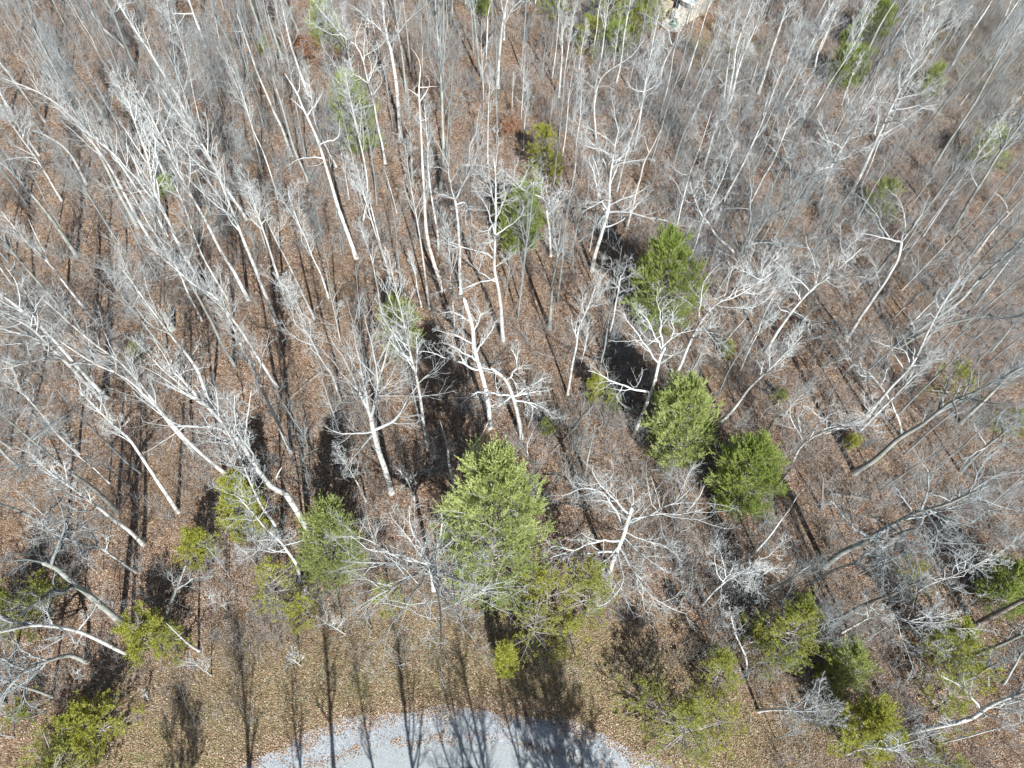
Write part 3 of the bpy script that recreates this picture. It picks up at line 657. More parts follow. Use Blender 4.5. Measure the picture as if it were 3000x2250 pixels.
# ------------------------------------------------------------------ filler forest: copies of a few kinds
rg = np.random.default_rng(7)
def proto(sty, h, r, seed, lean=.06, col='g'):
    g = np.random.default_rng(seed); k = 6; P = np.zeros((k, 3)); P[:, 2] = np.linspace(0, h, k)
    P[1:, :2] = np.cumsum(g.normal(0, lean * h / k, (k - 1, 2)), 0)
    mt, mw = {'p': (M_PALE, M_TWIGP), 'g': (M_GREY, M_TWIGG)}[col]
    return tree_meshes(P, r, sty, g, None, 1.25, True, 1.0, mt, mw)
PROT = []
for i, (s, h, r, c) in enumerate([('forest', 19, .15, 'g'), ('forest', 18, .13, 'p'), ('tall', 18, .11, 'g'), ('tall', 16, .09, 'p'), ('oak', 15, .15, 'g'), ('kinky', 14, .11, 'p'), ('forest', 15, .10, 'g'), ('tall', 14, .08, 'g'), ('oak', 12, .10, 'g'), ('forest', 13, .08, 'p'), ('vase', 12, .1, 'g')]):
    PROT.append((s, h, r, c) + proto(s, h, r, 300 + i, col=c))
def forest_ok(x, y, margin=0):
    return math.hypot(x - RC[0], y - RC[1]) > RR + 7.5 + margin
def inframe(P, m=0):
    q = project(P); return -m < q[0] < 3000 + m and -m < q[1] < 2250 + m
taken = [np.array(t['o'].location)[:2] for t in TREES]
HOUSE_C = (17., 92.)
def scatter(n, gap, m, extra=0, big=False):
    out = []; tries = 0
    while len(out) < n and tries < 60000:
        tries += 1
        x, y = rg.uniform(-80, 85), rg.uniform(1, 112)
        if not forest_ok(x, y, extra): continue
        if math.hypot(x - 16, y - 93) < 9 or math.hypot(x - 23, y - 86) < 5: continue
        P = np.array([x, y, 0.])
        if not inframe(P, m): continue
        if big:
            q = project(P)
            if q[1] > 1150 and (960 < q[0] < 2000 or rg.random() < .5): continue
        if min((np.hypot(*(q - P[:2])) for q in taken), default=9) < gap: continue
        taken.append(P[:2]); out.append(P)
    return out
fill = scatter(150, 2.1, 60, 2, True)
for P in fill:
    s, h, r, c, tm, cm = PROT[rg.integers(len(PROT))]
    sc = rg.uniform(.78, 1.12); P[2] = gz(P[0], P[1])
    e = empty('bare_tree', P); e.rotation_euler = (rg.normal(0, .04), rg.normal(0, .04), rg.uniform(0, 6.28)); e.scale = (sc, sc, sc)
    link('trunk', tm, e); link('crown', cm, e)
    TREES.append(dict(o=e, px=tuple(project(P)), r=r * sc, sty=s, col=c, h=h * sc, words=None, nl=0))
# trees south of the road: only their shadows reach the photograph
def shadow_base(tip, h):
    L = h / math.tan(SUN_EL); q = onground(tip); return q + np.array([SDIR[0], SDIR[1], 0]) / math.cos(SUN_EL) * L
SOUTH = []
for i, (tip, h, r, s) in enumerate([((700, 1800), 18, .16, 'forest'), ((935, 1740), 19, .17, 'tall'), ((1060, 1890), 15, .11, 'tall'), ((1160, 1850), 17, .16, 'forest'), ((1330, 1850), 17, .17, 'vase'), ((1300, 1960), 15, .13, 'vase'), ((850, 1960), 14, .1, 'forest'), ((1440, 1960), 15, .1, 'forest'), ((1700, 2150), 9, .1, 'oak'), ((1590, 2060), 12, .12, 'vase')]):
    b = shadow_base(tip, h); b[2] = 0; g = np.random.default_rng(500 + i)
    P = np.zeros((6, 3)); P[:, 2] = np.linspace(0, h, 6); P[1:, :2] = np.cumsum(g.normal(0, .15, (5, 2)), 0)
    tm, cm = tree_meshes(P, r * 1.4, s, g, None, 1.25, True, 1.0, M_GREY, M_TWIGG)
    e = empty('bare_tree', b); link('trunk', tm, e); link('crown', cm, e)
    SOUTH.append((tip[0], e))

for i, (_, e) in enumerate(sorted(SOUTH, key=lambda t: t[0])):
    tag(e, 'roadside tree south of the gravel casting the %s trunk shadow from the left' % ['first', 'second', 'third', 'fourth', 'fifth', 'sixth', 'seventh', 'eighth', 'ninth', 'tenth', 'eleventh'][i], 'tree', 'roadside trees south of the road')
# the many more stems of the wood, past those one can single out
def woodland():
    g = np.random.default_rng(77); A = Acc(); k = 0; pts = scatter(160, 1.5, 30, 3, True)
    for P in pts:
        h = g.uniform(9, 19); n = 9; L = np.zeros((n, 3)); L[:, 2] = np.linspace(-.2, h, n); L[1:, :2] = np.cumsum(g.normal(0, .08, (n - 1, 2)), 0) + np.linspace(0, 1, n)[1:, None] * g.normal(0, .5, 2)
        L += [P[0], P[1], float(gz(P[0], P[1]))]; r = .004 * h + .02; R = r * np.linspace(1.1, .2, n)
        A.add(*tubes(L[None], R[None], 6)); a, b = spawn(L[None], R[None], 14, 6, g, .4, (20, 50), (.14, .28), .14, .13, .6, .3, .012, absl=h, lp=.8); A.add(*tubes(a, b, 3))
        a2, b2 = spawn(a, b, 6, 4, g, .2, (25, 55), (.35, .6), .1, .16, .6, .35, .009); A.add(*tubes(a2, b2, 3))
        a3, b3 = spawn(a2, b2, 4, 3, g, .2, (25, 55), (.35, .6), .1, .16, .6, .35, .0075); A.add(*tubes(a3, b3, 3))
    tag(link('woodland_trees', A.mesh('woodland_trees', M_TWIGG)), kind='stuff')
woodland()
# ------------------------------------------------------------------ saplings
SAP = []
for i, (h, r, c, s) in enumerate([(4, .028, 'g', 'sapling'), (5.5, .035, 'p', 'sapling'), (7, .045, 'g', 'sapling'), (8.5, .055, 'p', 'sapling'), (3, .022, 'g', 'sapling'), (6, .04, 'g', 'sapling')]):
    g = np.random.default_rng(700 + i); P = np.zeros((5, 3)); P[:, 2] = np.linspace(0, h, 5); P[1:, :2] = np.cumsum(g.normal(0, .05 * h / 5, (4, 2)), 0)
    a = Acc(); n = 10; Q = resample(P, n); R = r * np.linspace(1.1, .2, n); Q[0, 2] -= .2
    a.add(*tubes(Q[None], R[None], 5)); A, B = spawn(Q[None], R[None], 16, 6, g, .22, (28, 60), (.2, .38), .12, .15, .6, .3, .008, absl=h)
    a.add(*tubes(A, B, 3)); A2, B2 = spawn(A, B, 5, 4, g, .2, (25, 55), (.35, .6), .08, .18, .6, .35, .0065); a.add(*tubes(A2, B2, 3))
    A3, B3 = spawn(A2, B2, 3, 3, g, .2, (25, 55), (.4, .6), .08, .15, .7, .4, .005); a.add(*tubes(A3, B3, 3))
    SAP.append((h, a.mesh('sapling', M_TWIGP if c == 'p' else M_TWIGG)))
SAPS = []
for P in scatter(230, 1.1, 20, -3):
    h, me = SAP[rg.integers(len(SAP))]; sc = rg.uniform(.7, 1.25); P[2] = gz(P[0], P[1])
    o = link('sapling', me, loc=P); o.rotation_euler = (rg.normal(0, .09), rg.normal(0, .09), rg.uniform(0, 6.28)); o.scale = (sc, sc, sc)
    SAPS.append(dict(o=o, px=tuple(project(P)), h=h * sc))

# ------------------------------------------------------------------ evergreens
def conifer(h, w, rg, kind, dens=1.0, base_clear=.12, open_=.0):
    """w = crown radius. returns trunk mesh acc, limb acc, needle acc"""
    T = Acc(); n = 14; P = np.zeros((n, 3)); P[:, 2] = np.linspace(-.2, h, n); P[1:, :2] += np.cumsum(rg.normal(0, .012 * h / 3, (n - 1, 2)), 0) * .5
    R0 = .012 * h + .03; T.add(*tubes(P[None], (R0 * np.linspace(1, .1, n))[None], 8))
    B = Acc(); zs = np.arange(h * base_clear, h * .97, max(.32, h * .036) / max(.6, dens ** .5)); limbs = []; LR = []
    for z in zs:
        t = (z / h - base_clear) / (1 - base_clear)
        prof = (1 - t ** (3.4 if kind == 'pine' else 1.6)) ** .62 * (.78 + .22 * min(1, t / .25)); k = rg.integers(4, 7); a0 = rg.uniform(0, 6.3)
        for j in range(k):
            if rg.random() < open_ * .6: continue
            a = a0 + j * 6.283 / k + rg.normal(0, .22); L = w * prof * rg.uniform(.45 if kind != 'pine' else .68, 1.2) + .12
            el = .12 + .85 * t ** 1.5 + rg.normal(0, .1); d = np.array([math.cos(a) * math.cos(el), math.sin(a) * math.cos(el), math.sin(el)])
            q = [np.array([np.interp(z, P[:, 2], P[:, 0]), np.interp(z, P[:, 2], P[:, 1]), z])]
            for s in range(6):
                d = norm(d + np.array([0, 0, .05]) + rg.normal(0, .07, 3)); q.append(q[-1] + d * L / 6)
            limbs.append(q); LR.append((.012 + .012 * L) * np.linspace(1, .2, 7))
    LP = np.array(limbs); LR = np.array(LR); B.add(*tubes(LP, LR, 4))
    cnt = 11 if kind == 'pine' else 9
    b1, r1 = spawn(LP, LR, cnt, 4, rg, .22, (35, 60), (.26, .44), .12, .10, .5, .4, .006); B.add(*tubes(b1, r1, 3))
    # shoots: at the ends and along side branches
    pts = []; dirs = []
    for a_, u0 in ((b1, .25), (LP, .45)):
        m, nn, _ = a_.shape; per = 4 if kind == 'pine' else 6
        per = max(2, int(per * dens))
        t = rg.uniform(u0, 1, (m, per)); t[:, 0] = .999; u = t * (nn - 1); i = np.minimum(u.astype(int), nn - 2); f = (u - i)[..., None]; r_ = np.arange(m)[:, None]
        O = a_[r_, i] * (1 - f) + a_[r_, i + 1] * f; D = norm(a_[r_, i + 1] - a_[r_, i])
        pts.append(O.reshape(-1, 3)); dirs.append(D.reshape(-1, 3))
    top = P[-1]; pts.append(np.repeat(top[None], 6, 0) - np.c_[np.zeros((6, 2)), rg.uniform(0, .5, 6)]); dirs.append(norm(rg.normal(0, .4, (6, 3)) + np.array([0, 0, 1])))
    O = np.concatenate(pts); D = np.concatenate(dirs)
    if kind != 'pine':
        ph = rg.uniform(0, 6.3, 9); q = O * 2.6 / max(.8, w ** .5)
        nzv = np.sin(q[:, 0] * 1.7 + 2 * np.sin(q[:, 1] * 1.3 + ph[0]) + ph[1]) + np.sin(q[:, 1] * 2.1 + 2 * np.sin(q[:, 2] * 1.1 + ph[2]) + ph[3]) + np.sin(q[:, 2] * 1.9 + 2 * np.sin(q[:, 0] * 1.2 + ph[4]) + ph[5])
        keep = (nzv > -1.0 + 1.5 * open_) & (rg.random(len(O)) < .55 + .4 * dens); O, D = O[keep], D[keep]
    m = len(O)
    if kind == 'pine':
        ax = norm(D * .8 + np.array([0, 0, 1.0]) + rg.normal(0, .3, (m, 3))); sl, nl, nw, k, sp = rg.uniform(.35, .85, m), .16, .028, 26, .30
    else:
        ax = norm(D + np.array([0, 0, .25]) + rg.normal(0, .5, (m, 3))); sl, nl, nw, k, sp = rg.uniform(.16, .42, m), .12, .033, 15, .8
    s = rg.uniform(0, 1, (m, k)); root = O[:, None] + ax[:, None] * (s * sl[:, None])[..., None]
    axk = np.repeat(ax[:, None], k, 1); side = perp(axk, rg)
    nd = norm(axk + side * sp * rg.uniform(.5, 1.5, (m, k, 1)))
    wv = norm(np.cross(nd, rg.normal(size=nd.shape))) * nw / 2
    ln = nl * rg.uniform(.7, 1.3, (m, k, 1)) * (1.25 - .5 * s[..., None])
    V = np.stack([root - wv * .6, root + nd * ln * .55 - wv, root + nd * ln, root + nd * ln * .55 + wv], 2).reshape(-1, 3)
    Fq = np.arange(len(V)).reshape(-1, 4)
    Nn = Acc(); Nn.add(V, Fq)
    return T, B, Nn
EV = []
def evergreen(base, apex, wpx, kind, mt, label, cat, nm, dens=1.0, hmin=1.5, open_=0., clear=.1, short=None):
    SEED[0] += 1; rg = np.random.default_rng(SEED[0])
    b = onground(base); b[2] = gz(b[0], b[1]); hd = norm(np.array([b[0], b[1], 0])); q = in_plane(apex, b, hd)
    h = float(np.clip(q[2] - b[2], hmin, 20.5 if kind == 'pine' else (3.2 if cat == 'shrub' else 8.5))); dist = np.linalg.norm(np.array([b[0], b[1], h * .5]) - CAMP)
    dep = (RW.T @ (np.array([b[0], b[1], h * .5]) - CAMP))[2]
    w = wpx / 2 * dep / F * (1.12 if kind == 'pine' else 1.3)
    T_, B_, N_ = conifer(h, w, rg, kind, dens, clear, open_)
    e = empty(nm, b); side = np.dot(q[:2] - b[:2], [-hd[1], hd[0]]); ln = side / max(h, 1)
    e.rotation_euler = (np.clip(-(-hd[1] * 0 + hd[0]) * ln, -.15, .15), np.clip(-hd[1] * ln, -.15, .15), 0)
    if h < 3.5:
        for v_, f_ in zip(B_.V, B_.F): T_.add(v_, f_ - f_.min())
    else: link('limbs', B_.mesh('evergreen_limbs', M_BRUSH), e)
    link('trunk', T_.mesh('evergreen_trunk', M_DARK), e)
    link('crown', N_.mesh('evergreen_crown', mt, False), e); tag(e, label, cat)
    EV.append(dict(o=e, px=((base[0] + apex[0]) / 2, (base[1] + apex[1]) / 2), short=short))
    print(nm, 'h %.1f w %.1f' % (h, w), short)
G_ = evergreen
P_, C_ = 'pine', 'cedar'
G_((1432, 1725), (1450, 1352), 285, P_, M_PINE, 'largest pine, dense pale green with upright candle tufts, standing nearest the road', 'pine tree', 'pine_tree', 1.25, short='the biggest pine')
G_((1935, 965), (1968, 712), 180, P_, M_PINED, 'bright green pine right of centre, its dark shadow on the upper left', 'pine tree', 'pine_tree', 1.1, short='the central green pine')
G_((1975, 1350), (2012, 1135), 170, P_, M_PINE, 'soft green pine half behind bare branches, between two other green pines', 'pine tree', 'pine_tree', 1.05, short='the middle right pine')
G_((2160, 1490), (2210, 1315), 175, P_, M_PINED, 'rounded dark-topped pine, lowest of the row of three right of centre', 'pine tree', 'pine_tree', 1.05, short='the rounded right pine')
G_((1512, 745), (1540, 560), 120, P_, M_PINED, 'narrow dark pine behind a white crooked tree in the upper middle', 'pine tree', 'pine_tree', .9, short='the narrow dark pine')
G_((985, 1690), (950, 1500), 165, P_, M_HAZE, 'short hazy green pine left of the fan-limbed pale tree', 'pine tree', 'pine_tree', .8, short='the short hazy pine')
G_((1075, 455), (1015, 235), 120, P_, M_HAZE, 'soft pale green pine among white trunks at the upper left', 'pine tree', 'pine_tree', .9, open_=.2, short='the upper left pine')
G_((1190, 1040), (1160, 900), 115, P_, M_HAZE, 'thin see-through young pine left of centre behind bare stems', 'pine tree', 'pine_tree', .5, open_=.4, short='the see-through young pine')
G_((2905, 1770), (2990, 1650), 150, P_, M_PINED, 'dark pine cut by the right edge of the photo', 'pine tree', 'pine_tree', .9, short='the right edge pine')
G_((985, 165), (915, 10), 90, P_, M_HAZE, 'faded pine behind rusty leaves near the top left', 'pine tree', 'pine_tree', .6, open_=.3, short='the faded top pine')
G_((2470, 260), (2500, 160), 110, P_, M_PINED, 'dark green pine in the shade near the top right', 'pine tree', 'pine_tree', .8, short='the shaded top right pine')
G_((2474, 135), (2492, 85), 50, C_, M_PINED, 'small bright round evergreen near the top right', 'evergreen', 'evergreen_bush', .8, short='the small round evergreen')
G_((2540, 130), (2590, 20), 85, P_, M_PINED, 'tall dark pine behind a grey trunk, highest of the top right evergreens', 'pine tree', 'pine_tree', .7, short='the tall top right pine')
G_((2710, 285), (2745, 205), 65, P_, M_HAZE, 'small hazy evergreen far up the right side', 'pine tree', 'pine_tree', .5, open_=.3, short='the far hazy evergreen')
G_((2850, 495), (2910, 410), 120, P_, M_HAZE, 'blurry green evergreen behind twigs on the right edge side', 'pine tree', 'pine_tree', .6, open_=.4, short='the blurry right evergreen')
G_((2570, 640), (2600, 550), 90, P_, M_HAZE, 'pale evergreen under the white forked branches on the right', 'pine tree', 'pine_tree', .4, open_=.5, short='the pale evergreen under forks')
for k, (x, y, w, h) in enumerate([(1785, 85, 115, 95), (1848, 75, 120, 90), (1912, 60, 95, 75), (1725, 150, 110, 85), (1805, 160, 115, 80), (1875, 105, 85, 70), (1620, 55, 90, 60), (1410, 45, 50, 60)]):
    G_((x, y), (x + 8, y - h), w, C_, [M_OLIV, M_PINED, M_YELL][k % 3], ['olive cedar left of the house patio', 'dense cedar just left of the house wall', 'yellow-green cedar touching the house corner', 'loose cedar below and left of the house thicket', 'olive cedar among grey saplings below the thicket', 'low cedar beside the patio rim', 'faint cedar at the top edge left of the thicket', 'small lone yellowish cedar at the top edge'][k], 'cedar', 'cedar_tree', .9, short='the house thicket')
G_((1600, 530), (1590, 372), 105, C_, M_YELL, 'yellow-green feathery cedar above the narrow dark pine', 'cedar', 'cedar_tree', .8, open_=.25, short='the feathery cedar')
G_((725, 1560), (680, 1400), 125, C_, M_YELL, 'bright yellow-green cedar beside a leaning pale trunk, lower left', 'cedar', 'cedar_tree', 1.0, open_=.1, short='the bright left cedar')
G_((585, 1650), (565, 1545), 105, C_, M_YELL, 'small lime cedar below the bright left cedar', 'cedar', 'cedar_tree', .8, open_=.2, short='the small lime cedar')
G_((440, 1900), (430, 1750), 150, C_, M_YELL, 'wide lime cedar at the foot of the thick leaning trunk', 'cedar', 'cedar_tree', .9, open_=.2, short='the wide lime cedar')
G_((520, 1905), (525, 1790), 90, C_, M_OLIV, 'smaller duller cedar to the right of the wide lime cedar', 'cedar', 'cedar_tree', .6, open_=.3, short='the duller cedar')
G_((290, 2160), (270, 2010), 190, C_, M_YELL, 'dark-topped lime cedar in the lower left corner area', 'cedar', 'cedar_tree', .9, open_=.15, short='the corner cedar')
G_((220, 2300), (180, 2140), 260, C_, M_OLIV, 'broad olive cedar cut by the bottom edge at the left', 'cedar', 'cedar_tree', .8, open_=.2, short='the bottom edge cedar')
G_((805, 1770), (795, 1640), 130, C_, M_YELL, 'pale see-through cedar left of the short hazy pine', 'cedar', 'cedar_tree', .4, open_=.4, short='the pale left cedar')
G_((1150, 1790), (1120, 1720), 90, C_, M_OLIV, 'faint olive seedling cedar under the fan-limbed tree', 'cedar', 'cedar_tree', .4, open_=.4, short='the seedling cedar')
G_((1600, 1800), (1620, 1640), 200, C_, M_YELL, 'wide pale yellow cedar right of the biggest pine', 'cedar', 'cedar_tree', .5, open_=.5, short='the wide yellow cedar')
G_((1720, 1800), (1730, 1660), 170, C_, M_OLIV, 'loose olive cedar under the large crooked oak', 'cedar', 'cedar_tree', .5, open_=.4, short='the loose olive cedar')
G_((1560, 1890), (1570, 1790), 170, C_, M_OLIV, 'low olive cedar in front of the wide yellow cedar', 'cedar', 'cedar_tree', .35, open_=.55, short='the low olive cedar')
G_((1485, 1965), (1480, 1895), 45, C_, M_YELL, 'tiny lime cedar in the shadow north of the gravel', 'cedar', 'cedar_tree', .8, short='the tiny lime cedar')
G_((1745, 1175), (1735, 1100), 50, C_, M_YELL, 'little yellow-green cedar on open leaves in the centre', 'cedar', 'cedar_tree', .8, open_=.1, short='the little centre cedar')
G_((1795, 1200), (1790, 1155), 40, C_, M_OLIV, 'little dull cedar right of the little yellow-green one', 'cedar', 'cedar_tree', .6, short='the little dull cedar')
G_((1605, 1270), (1600, 1235), 26, C_, M_OLIV, 'seedling cedar in shadow below the white-limbed centre trees', 'cedar', 'cedar_tree', .8, hmin=1, short='the centre seedling')
G_((2765, 1175), (2790, 1060), 130, C_, M_OLIV, 'mossy olive cedar between leaning trunks on the right', 'cedar', 'cedar_tree', .6, open_=.3, short='the mossy right cedar')
G_((2940, 1270), (2970, 1200), 110, C_, M_OLIV, 'olive cedar at the right edge above the dense grey crown', 'cedar', 'cedar_tree', .6, open_=.3, short='the right edge cedar')
G_((2290, 1920), (2350, 1700), 170, C_, M_OLIV, 'tall loose olive cedar left of an arching pale branch', 'cedar', 'cedar_tree', .7, open_=.25, short='the tall olive cedar')
G_((2260, 1960), (2290, 1860), 110, C_, M_OLIV, 'shaded cedar in front of the tall loose olive cedar', 'cedar', 'cedar_tree', .5, open_=.3, short='the shaded cedar')
G_((1985, 2180), (2020, 2020), 210, C_, M_OLIV, 'wide mossy cedar right of the gravel edge', 'cedar', 'cedar_tree', .65, open_=.3, short='the wide mossy cedar')
G_((2090, 2010), (2120, 1890), 110, C_, M_OLIV, 'ochre-tipped small cedar above the wide mossy cedar', 'cedar', 'cedar_tree', .6, open_=.3, short='the ochre-tipped cedar')
G_((2490, 2180), (2560, 1980), 190, C_, M_YELL, 'brightest yellow cedar, bushy, in the lower right', 'cedar', 'cedar_tree', 1.0, open_=.15, short='the brightest yellow cedar')
G_((2450, 1985), (2490, 1870), 130, P_, M_HAZE, 'bluish green young pine above the brightest yellow cedar', 'pine tree', 'pine_tree', .7, open_=.2, short='the bluish young pine')
G_((2740, 1940), (2800, 1750), 165, C_, M_OLIV, 'dark mossy cedar on the right, taller of a stacked pair', 'cedar', 'cedar_tree', .8, open_=.2, short='the dark mossy cedar')
G_((2740, 2080), (2790, 1960), 160, C_, M_OLIV, 'lower mossy cedar below the dark mossy one', 'cedar', 'cedar_tree', .6, open_=.3, short='the lower mossy cedar')
G_((2740, 2260), (2790, 2190), 160, C_, M_OLIV, 'faint cedar at the bottom edge on the right', 'cedar', 'cedar_tree', .5, open_=.35, short='the bottom right cedar')
G_((2640, 1720), (2680, 1640), 110, C_, M_OLIV, 'thin mossy cedar under the thick leaning grey trunk', 'cedar', 'cedar_tree', .45, open_=.4, short='the thin mossy cedar')
G_((60, 1830), (30, 1690), 170, C_, M_OLIV, 'dark olive cedar at the left edge under the thick trunk', 'cedar', 'cedar_tree', .75, open_=.15, short='the left edge cedar')
G_((150, 1770), (120, 1680), 110, C_, M_OLIV, 'shaded cedar right of the left edge one', 'cedar', 'cedar_tree', .6, open_=.2, short='the shaded left cedar')
G_((490, 570), (482, 515), 34, C_, M_PINED, 'tiny dark evergreen seedling among the long white trunks', 'evergreen', 'evergreen_seedling', .9, short='the tiny dark seedling')
G_((400, 1045), (397, 1010), 34, C_, M_OLIV, 'tiny pale evergreen seedling on leaves, left of centre', 'evergreen', 'evergreen_seedling', .6, hmin=1, short='the tiny pale seedling')
G_((772, 160), (768, 115), 24, C_, M_OLIV, 'thin brownish evergreen seedling on open leaves near the top', 'evergreen', 'evergreen_seedling', .6, short='the thin brownish seedling')
G_((2125, 1040), (2135, 1005), 40, C_, M_OLIV, 'small mossy shrub on leaves right of the middle right pine', 'evergreen', 'evergreen_seedling', .6, hmin=1, short='the small mossy shrub')
G_((2490, 1305), (2497, 1275), 28, C_, M_YELL, 'small lime seedling above the dense grey crown', 'evergreen', 'evergreen_seedling', .7, hmin=1, short='the lime seedling')
G_((2280, 1175), (2290, 1150), 36, C_, M_OLIV, 'low mossy seedling between thin saplings on the right', 'evergreen', 'evergreen_seedling', .5, hmin=1, short='the low mossy seedling')
for x, y, w, h, l, sh in [(1890, 2080, 190, 120, 'airy mossy shrub nearest the gravel on the right', 'the airy gravel-side shrub'), (2110, 2130, 170, 120, 'airy lime shrub between the wide mossy cedar and a drooping white tree', 'the airy lime shrub'),
    (2200, 1880, 130, 110, 'loose olive shrub left of the tall loose olive cedar', 'the loose olive shrub'), (2420, 2010, 130, 110, 'hazy olive shrub under the bluish young pine', 'the hazy olive shrub'), (2600, 2160, 120, 110, 'mossy shrub right of the brightest yellow cedar', 'the mossy right shrub'),
    (2830, 1990, 130, 100, 'thin lime shrub right of the stacked mossy pair', 'the thin lime shrub'), (100, 2110, 150, 100, 'dull green shrub left of the corner cedar', 'the dull corner shrub'), (1670, 1890, 150, 110, 'airy yellow shrub below the loose olive cedar', 'the airy yellow shrub'), (880, 1820, 110, 80, 'faint yellow shrub below the pale left cedar', 'the faint yellow shrub')]:
    G_((x, y), (x + 10, y - h), w, C_, M_YELL if 'l' in sh[8:13] else M_OLIV, l, 'shrub', 'evergreen_shrub', .55, open_=.35, short=sh)
# south side pines that throw the two dense shadows over the verge
for i, (tip, h, w) in enumerate([((1532, 1800), 19, 3.0), ((530, 2030), 14, 1.6)]):
    b = shadow_base(tip, h); b[2] = 0; g = np.random.default_rng(900 + i); T_, B_, N_ = conifer(h, w, g, 'pine', [1.0, .45][i], .38, [.15, .55][i])
    e = empty('pine_tree', b); link('trunk', T_.mesh('evergreen_trunk', M_DARK), e); link('limbs', B_.mesh('evergreen_limbs', M_BRUSH), e); link('crown', N_.mesh('evergreen_crown', M_PINE, False), e)
    tag(e, ['tall pine south of the road casting the dense shadow right of centre', 'pine south of the road casting the dark shadow lower left'][i], 'pine tree')

# ------------------------------------------------------------------ small oaks that kept rusty leaves
def rusty(base, apex, wpx, label, seed, n):
    g = np.random.default_rng(seed); b = onground(base); b[2] = gz(b[0], b[1]); hd = norm(np.array([b[0], b[1], 0])); q = in_plane(apex, b, hd)
    h = float(np.clip(q[2] - b[2], 2, 9)); P = np.array([[0, 0, 0], [.1, 0, h * .5], [0, .1, h]])
    tm, cm = tree_meshes(P, .05, 'oak', g, None, 1.25, True, .6, M_GREY, M_BRUSH)
    e = empty('leafy_oak', b); link('trunk', tm, e); link('branches', cm, e)
    w = wpx / 2 * 75 / F
    c = norm(g.normal(size=(60, 3))) * g.uniform(.3, 1, (60, 1)) * np.array([w, w, h * .35]) + np.array([0, 0, h * .62])
    O = c[g.integers(0, 60, n)] + g.normal(0, .28, (n, 3))
    a = norm(g.normal(size=(n, 3))); s = norm(np.cross(a, g.normal(size=(n, 3)))) * .045; L = a * .085
    V = np.stack([O - L, O + s, O + L, O - s], 1).reshape(-1, 3)
    link('leaves', mesh_of('oak_leaves', V, np.arange(len(V)).reshape(-1, 4), M_RUST, False), e); tag(e, label, 'oak')
rusty((905, 190), (900, 95), 95, 'small oak holding bright rusty leaves near the top left', 31, 2600)
rusty((965, 205), (955, 130), 80, 'paler rusty-leaved oak right of the bright rusty one', 32, 1500)
rusty((1490, 410), (1500, 330), 70, 'small oak with dull brown leaves beside the feathery cedar', 33, 1400)
rusty((1555, 60), (1550, 25), 40, 'little oak with dark brown leaves at the top edge', 34, 500)

# ------------------------------------------------------------------ brush, fallen logs
def brush():
    g = np.random.default_rng(55); nc = 15000; out = []
    x = g.uniform(-85, 90, nc * 7); y = g.uniform(3, 115, nc * 7)
    d = np.hypot(x - RC[0], y - RC[1]); dens = .5 + .5 * np.sin(x * .16 + 2 * np.sin(y * .07)) * np.cos(y * .13 + 1.3) + .6 * (x > 8) + .7 * ((d > RR + 3) & (d < RR + 14))
    ok = (d > RR + 1.8) & (g.random(len(x)) < .18 + .5 * dens) & (np.hypot(x - 16, y - 93) > 9)
    ok &= ~((d < RR + 7) & (g.random(len(x)) < .4))
    x, y = x[ok][:nc], y[ok][:nc]; per = 10; m = len(x) * per
    O = np.repeat(np.stack([x, y, gz(x, y) - .03], 1), per, 0) + np.c_[g.normal(0, .38, (m, 2)), np.zeros(m)]
    D = norm(np.c_[g.normal(0, .38, (m, 2)), np.ones(m)]); n = 3; L = g.uniform(.5, 2.4, m)
    P = np.empty((m, n, 3)); P[:, 0] = O
    for j in range(1, n): D = norm(D + g.normal(0, .16, (m, 3))); P[:, j] = P[:, j - 1] + D * (L / (n - 1))[:, None]
    R = g.uniform(.006, .011, m)[:, None] * np.linspace(1, .4, n)[None]
    a = Acc(); a.add(*tubes(P, R, 3)); A, B = spawn(P, R, 4, 3, g, .25, (25, 60), (.3, .6), .05, .15, .7, .5, .005); a.add(*tubes(A, B, 3))
    tag(link('undergrowth', a.mesh('undergrowth', M_BRUSH)), kind='stuff')
brush()
def thicket():
    g = np.random.default_rng(58); x = g.uniform(-80, 88, 9000); y = g.uniform(6, 112, 9000); d = np.hypot(x - RC[0], y - RC[1])
    w = .12 + .3 * (x > 6) + .15 * (y > 45) + .25 * np.sin(x * .11 + 1.5 * np.sin(y * .09)) + .3 * (y < 30)
    ok = (d > RR + 7) & (g.random(9000) < w) & (np.hypot(x - 16, y - 93) > 9) & ~((np.abs(x) < 9) & (y < 20)); x, y = x[ok][:2900], y[ok][:2900]; per = 5; m = len(x) * per
    O = np.repeat(np.stack([x, y, gz(x, y) - .05], 1), per, 0) + np.c_[g.normal(0, .15, (m, 2)), np.zeros(m)]
    D = norm(np.c_[g.normal(0, .33, (m, 2)), np.ones(m)]); n = 5; L = g.uniform(1.6, 4.4, m); P = np.empty((m, n, 3)); P[:, 0] = O
    for j in range(1, n): D = norm(D + g.normal(0, .13, (m, 3))); P[:, j] = P[:, j - 1] + D * (L / (n - 1))[:, None]
    R = g.uniform(.012, .024, m)[:, None] * np.linspace(1, .35, n)[None]; a = Acc(); a.add(*tubes(P, R, 3))
    A, B = spawn(P, R, 7, 4, g, .25, (25, 58), (.25, .5), .08, .15, .6, .4, .007); a.add(*tubes(A, B, 3))
    A2, B2 = spawn(A, B, 4, 3, g, .25, (25, 58), (.35, .6), .06, .15, .7, .5, .006); a.add(*tubes(A2, B2, 3))
    tag(link('thicket', a.mesh('thicket', M_TWIGG)), kind='stuff')
thicket()
